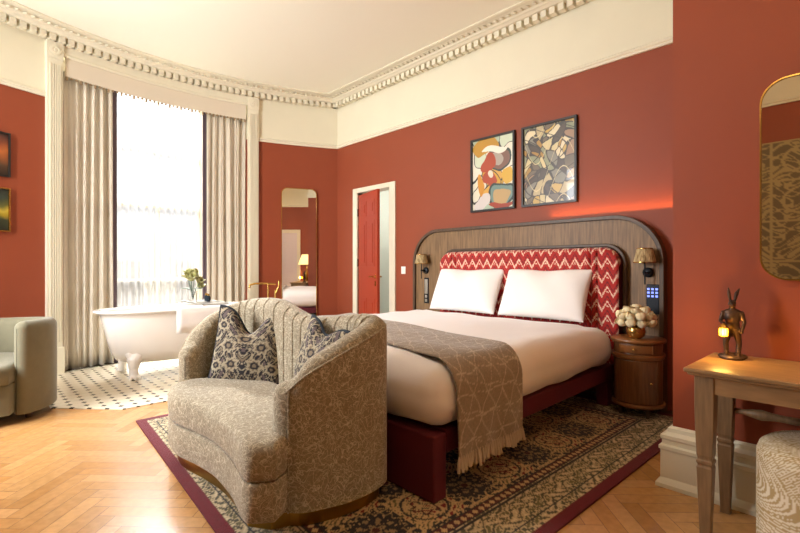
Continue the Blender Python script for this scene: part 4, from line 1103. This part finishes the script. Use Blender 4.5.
HX, HY, HZ = 2.655, .50, .7605
hl = thing('hare_lamp', 'bronze standing hare figurine holding a glowing lantern on the console table', 'lamp', (HX, HY, HZ), facing((-.98, -.19)))
def caps(a_, b_, r0_, r1_): return merge(tube([a_, ((a_[0]+b_[0])/2, (a_[1]+b_[1])/2, (a_[2]+b_[2])/2), b_], [r0_, (r0_+r1_)/2, r1_], 10), ell(a_, r0_, 10, 6), ell(b_, r1_, 10, 6))
hb = [lathe([(.05, .0), (.053, .008), (.046, .018), (.03, .022)], 20), ell((.03, .0, .014), (.03, .028, .014)), ell((-.028, -.01, .014), (.03, .028, .014)), ell((0, .02, .014), (.045, .03, .014)),
      caps((.022, 0, .022), (.026, .004, .075), .011, .012), caps((.026, .004, .075), (.014, 0, .14), .012, .019), caps((-.022, -.004, .022), (-.026, -.006, .075), .011, .012), caps((-.026, -.006, .075), (-.014, 0, .14), .012, .019),
      ell((.024, -.016, .026), (.010, .022, .008)), ell((-.024, -.020, .026), (.010, .022, .008)),
      ell((0, .002, .16), (.030, .022, .035)), ell((0, 0, .20), (.034, .024, .038)), ell((0, .002, .222), (.036, .02, .018)), caps((0, 0, .225), (0, -.002, .25), .014, .013),
      ell((0, -.006, .262), (.017, .020, .017)), ell((0, -.024, .257), (.010, .012, .009)), ell((0, -.034, .256), (.005, .004, .004), 8, 5),
      caps((.009, .004, .274), (.016, .008, .31), .006, .009), caps((.016, .008, .31), (.028, .012, .335), .009, .003), caps((-.008, .004, .274), (-.013, .006, .31), .006, .008), caps((-.013, .006, .31), (-.016, .006, .338), .008, .003),
      caps((.036, 0, .218), (.046, .0, .175), .011, .009), caps((.046, 0, .175), (.036, -.018, .135), .009, .007), ell((.035, -.02, .13), .009, 8, 6),
      caps((-.036, 0, .218), (-.046, -.006, .18), .011, .009), caps((-.046, -.006, .18), (-.034, -.05, .170), .009, .007), ell((-.034, -.055, .172), .009, 8, 6),
      ell((0, .022, .135), (.026, .012, .03)), tube([(0, .024, .14), (.0, .03, .1)], [.02, .006], 8)]
mk('hare_body', merge(*hb), 'bronze', parent=hl, world=False, smooth=True, remesh=.0028)
ln = mk('lantern', merge(lathe([(.019, .0), (.021, .004), (.019, .006)], 6, (-.034, -.06, .108)), lathe([(.021, 0), (.013, .016), (.004, .022)], 6, (-.034, -.06, .150)), tube([(-.034, -.06, .172), (-.034, -.055, .178)], .002, 5), *[tube([(-.034+.018*math.cos(a_), -.06+.018*math.sin(a_), .112), (-.034+.018*math.cos(a_), -.06+.018*math.sin(a_), .152)], .0015, 5) for a_ in np.arange(6)*pi/3]), 'brass', parent=hl, world=False)
mk('glow_glass', lathe([(.015, .114), (.016, .12), (.016, .145), (.014, .15)], 12, (-.034, -.06, 0)), 'lantern', parent=ln, world=False, smooth=True)
mk('eye', merge(ell((.012, -.014, .267), .003, 8, 6), ell((-.012, -.014, .267), .003, 8, 6)), 'black', parent=hl, world=False, smooth=True)
lw_ = WM[hl] @ Vector((-.044, -.105, .13)); light('hare_lantern_light', 'POINT', tuple(lw_), 2.2, (1, .55, .12), shadow_soft_size=.015)

tl = thing('table_lamp', 'brass table lamp with cream shade seen reflected in the tall mirror', 'lamp', (2.50, -.62, .7605))
mk('lamp_base', lathe([(.08, 0), (.08, .012), (.03, .03), (.045, .10), (.06, .18), (.05, .26), (.018, .34), (.018, .42), (.010, .46), (.010, .56)], 24), 'brass', parent=tl, world=False, smooth=True)
mk('lamp_shade', (lambda g: (g[0], g[1][:-2]))(lathe([(.25, .50), (.14, .80)], 32)), 'lampcream', parent=tl, world=False, smooth=True, solid=.003)
light('table_lamp_light', 'POINT', (2.50, -.62, 1.40), 14, (1, .72, .4), shadow_soft_size=.05)

def stoolcol(T, Z):
    base = hexa('#A98F62'); lt = hexa('#D9CDB4')
    wv = T*9+2.2*np.sin(Z*11+T*3); cell = np.floor(wv/ .9); tt = wv-cell*.9-.45
    ang_ = Z*52+np.abs(tt)*26*np.where(cell % 2 == 0, 1, -1)+3*np.sin(T*6)
    vein = (np.sin(ang_) > -.15) & (np.abs(tt) > .03)
    return np.where(vein[..., None], lt, base)
SX, SY, SR = 2.45, .125, .25
prf = [(0.001, .505), (.06, .505), (.12, .504), (.18, .500), (.215, .49), (.24, .47), (.25, .44)]+[(.25, z) for z in np.linspace(.42, .06, 40)]+[(.245, .02), (.235, .008), (.001, .006)]
nn = 260; Pn = []
# resample the profile finely
pa = np.array(prf); sl = np.r_[0, np.cumsum(np.hypot(*np.diff(pa, axis=0).T))]; ss_ = np.linspace(0, sl[-1], 170)
rr_ = np.interp(ss_, sl, pa[:, 0]); zz_ = np.interp(ss_, sl, pa[:, 1]); TT = np.linspace(0, 2*pi, nn)
Tg, Rg = np.meshgrid(TT, rr_, indexing='ij'); _, Zg = np.meshgrid(TT, zz_, indexing='ij'); _, Sg = np.meshgrid(TT, sl[-1]*.0+ss_, indexing='ij')
P = np.stack([SX+Rg*np.cos(Tg), SY+Rg*np.sin(Tg), Zg], -1); g = grid(P)
sto = thing('stool', 'round stool in pale palm-leaf print fabric partly under the console table', 'stool', (SX, SY, 0))
mk('upholstery', [((g[0], g[1][:, ::-1]), 'stool')], parent=sto, smooth=True, col=stoolcol(Tg*.25, .66-Sg))
0 and mk('piping', tube([(SX+.243*math.cos(a_), SY+.243*math.sin(a_), .468) for a_ in np.arange(60)*2*pi/60], .006, 6, True), 'gold', parent=sto, smooth=True)
mk('foot_ring', lathe([(.22, 0), (.22, .006)], 32, (SX, SY, .0005)), 'wooddark', parent=sto)

# pendant added behind the viewer, out of frame, to carry the warm fill light
pe = thing('added_pendant', 'warm fabric drum pendant added behind the viewer as unseen fill lighting', 'lamp', (.9, .35, 2.85))
mk('rod', tube([(.9, .35, 3.25), (.9, .35, HC-.001)], .008, 8), 'brass', parent=pe)
mk('drum_shade', (lambda g: (g[0], g[1][:-2]))(lathe([(.34, 3.12), (.34, 3.35)], 40, (.9, .35, 0))), 'lampcream', parent=pe, smooth=True, solid=.003)
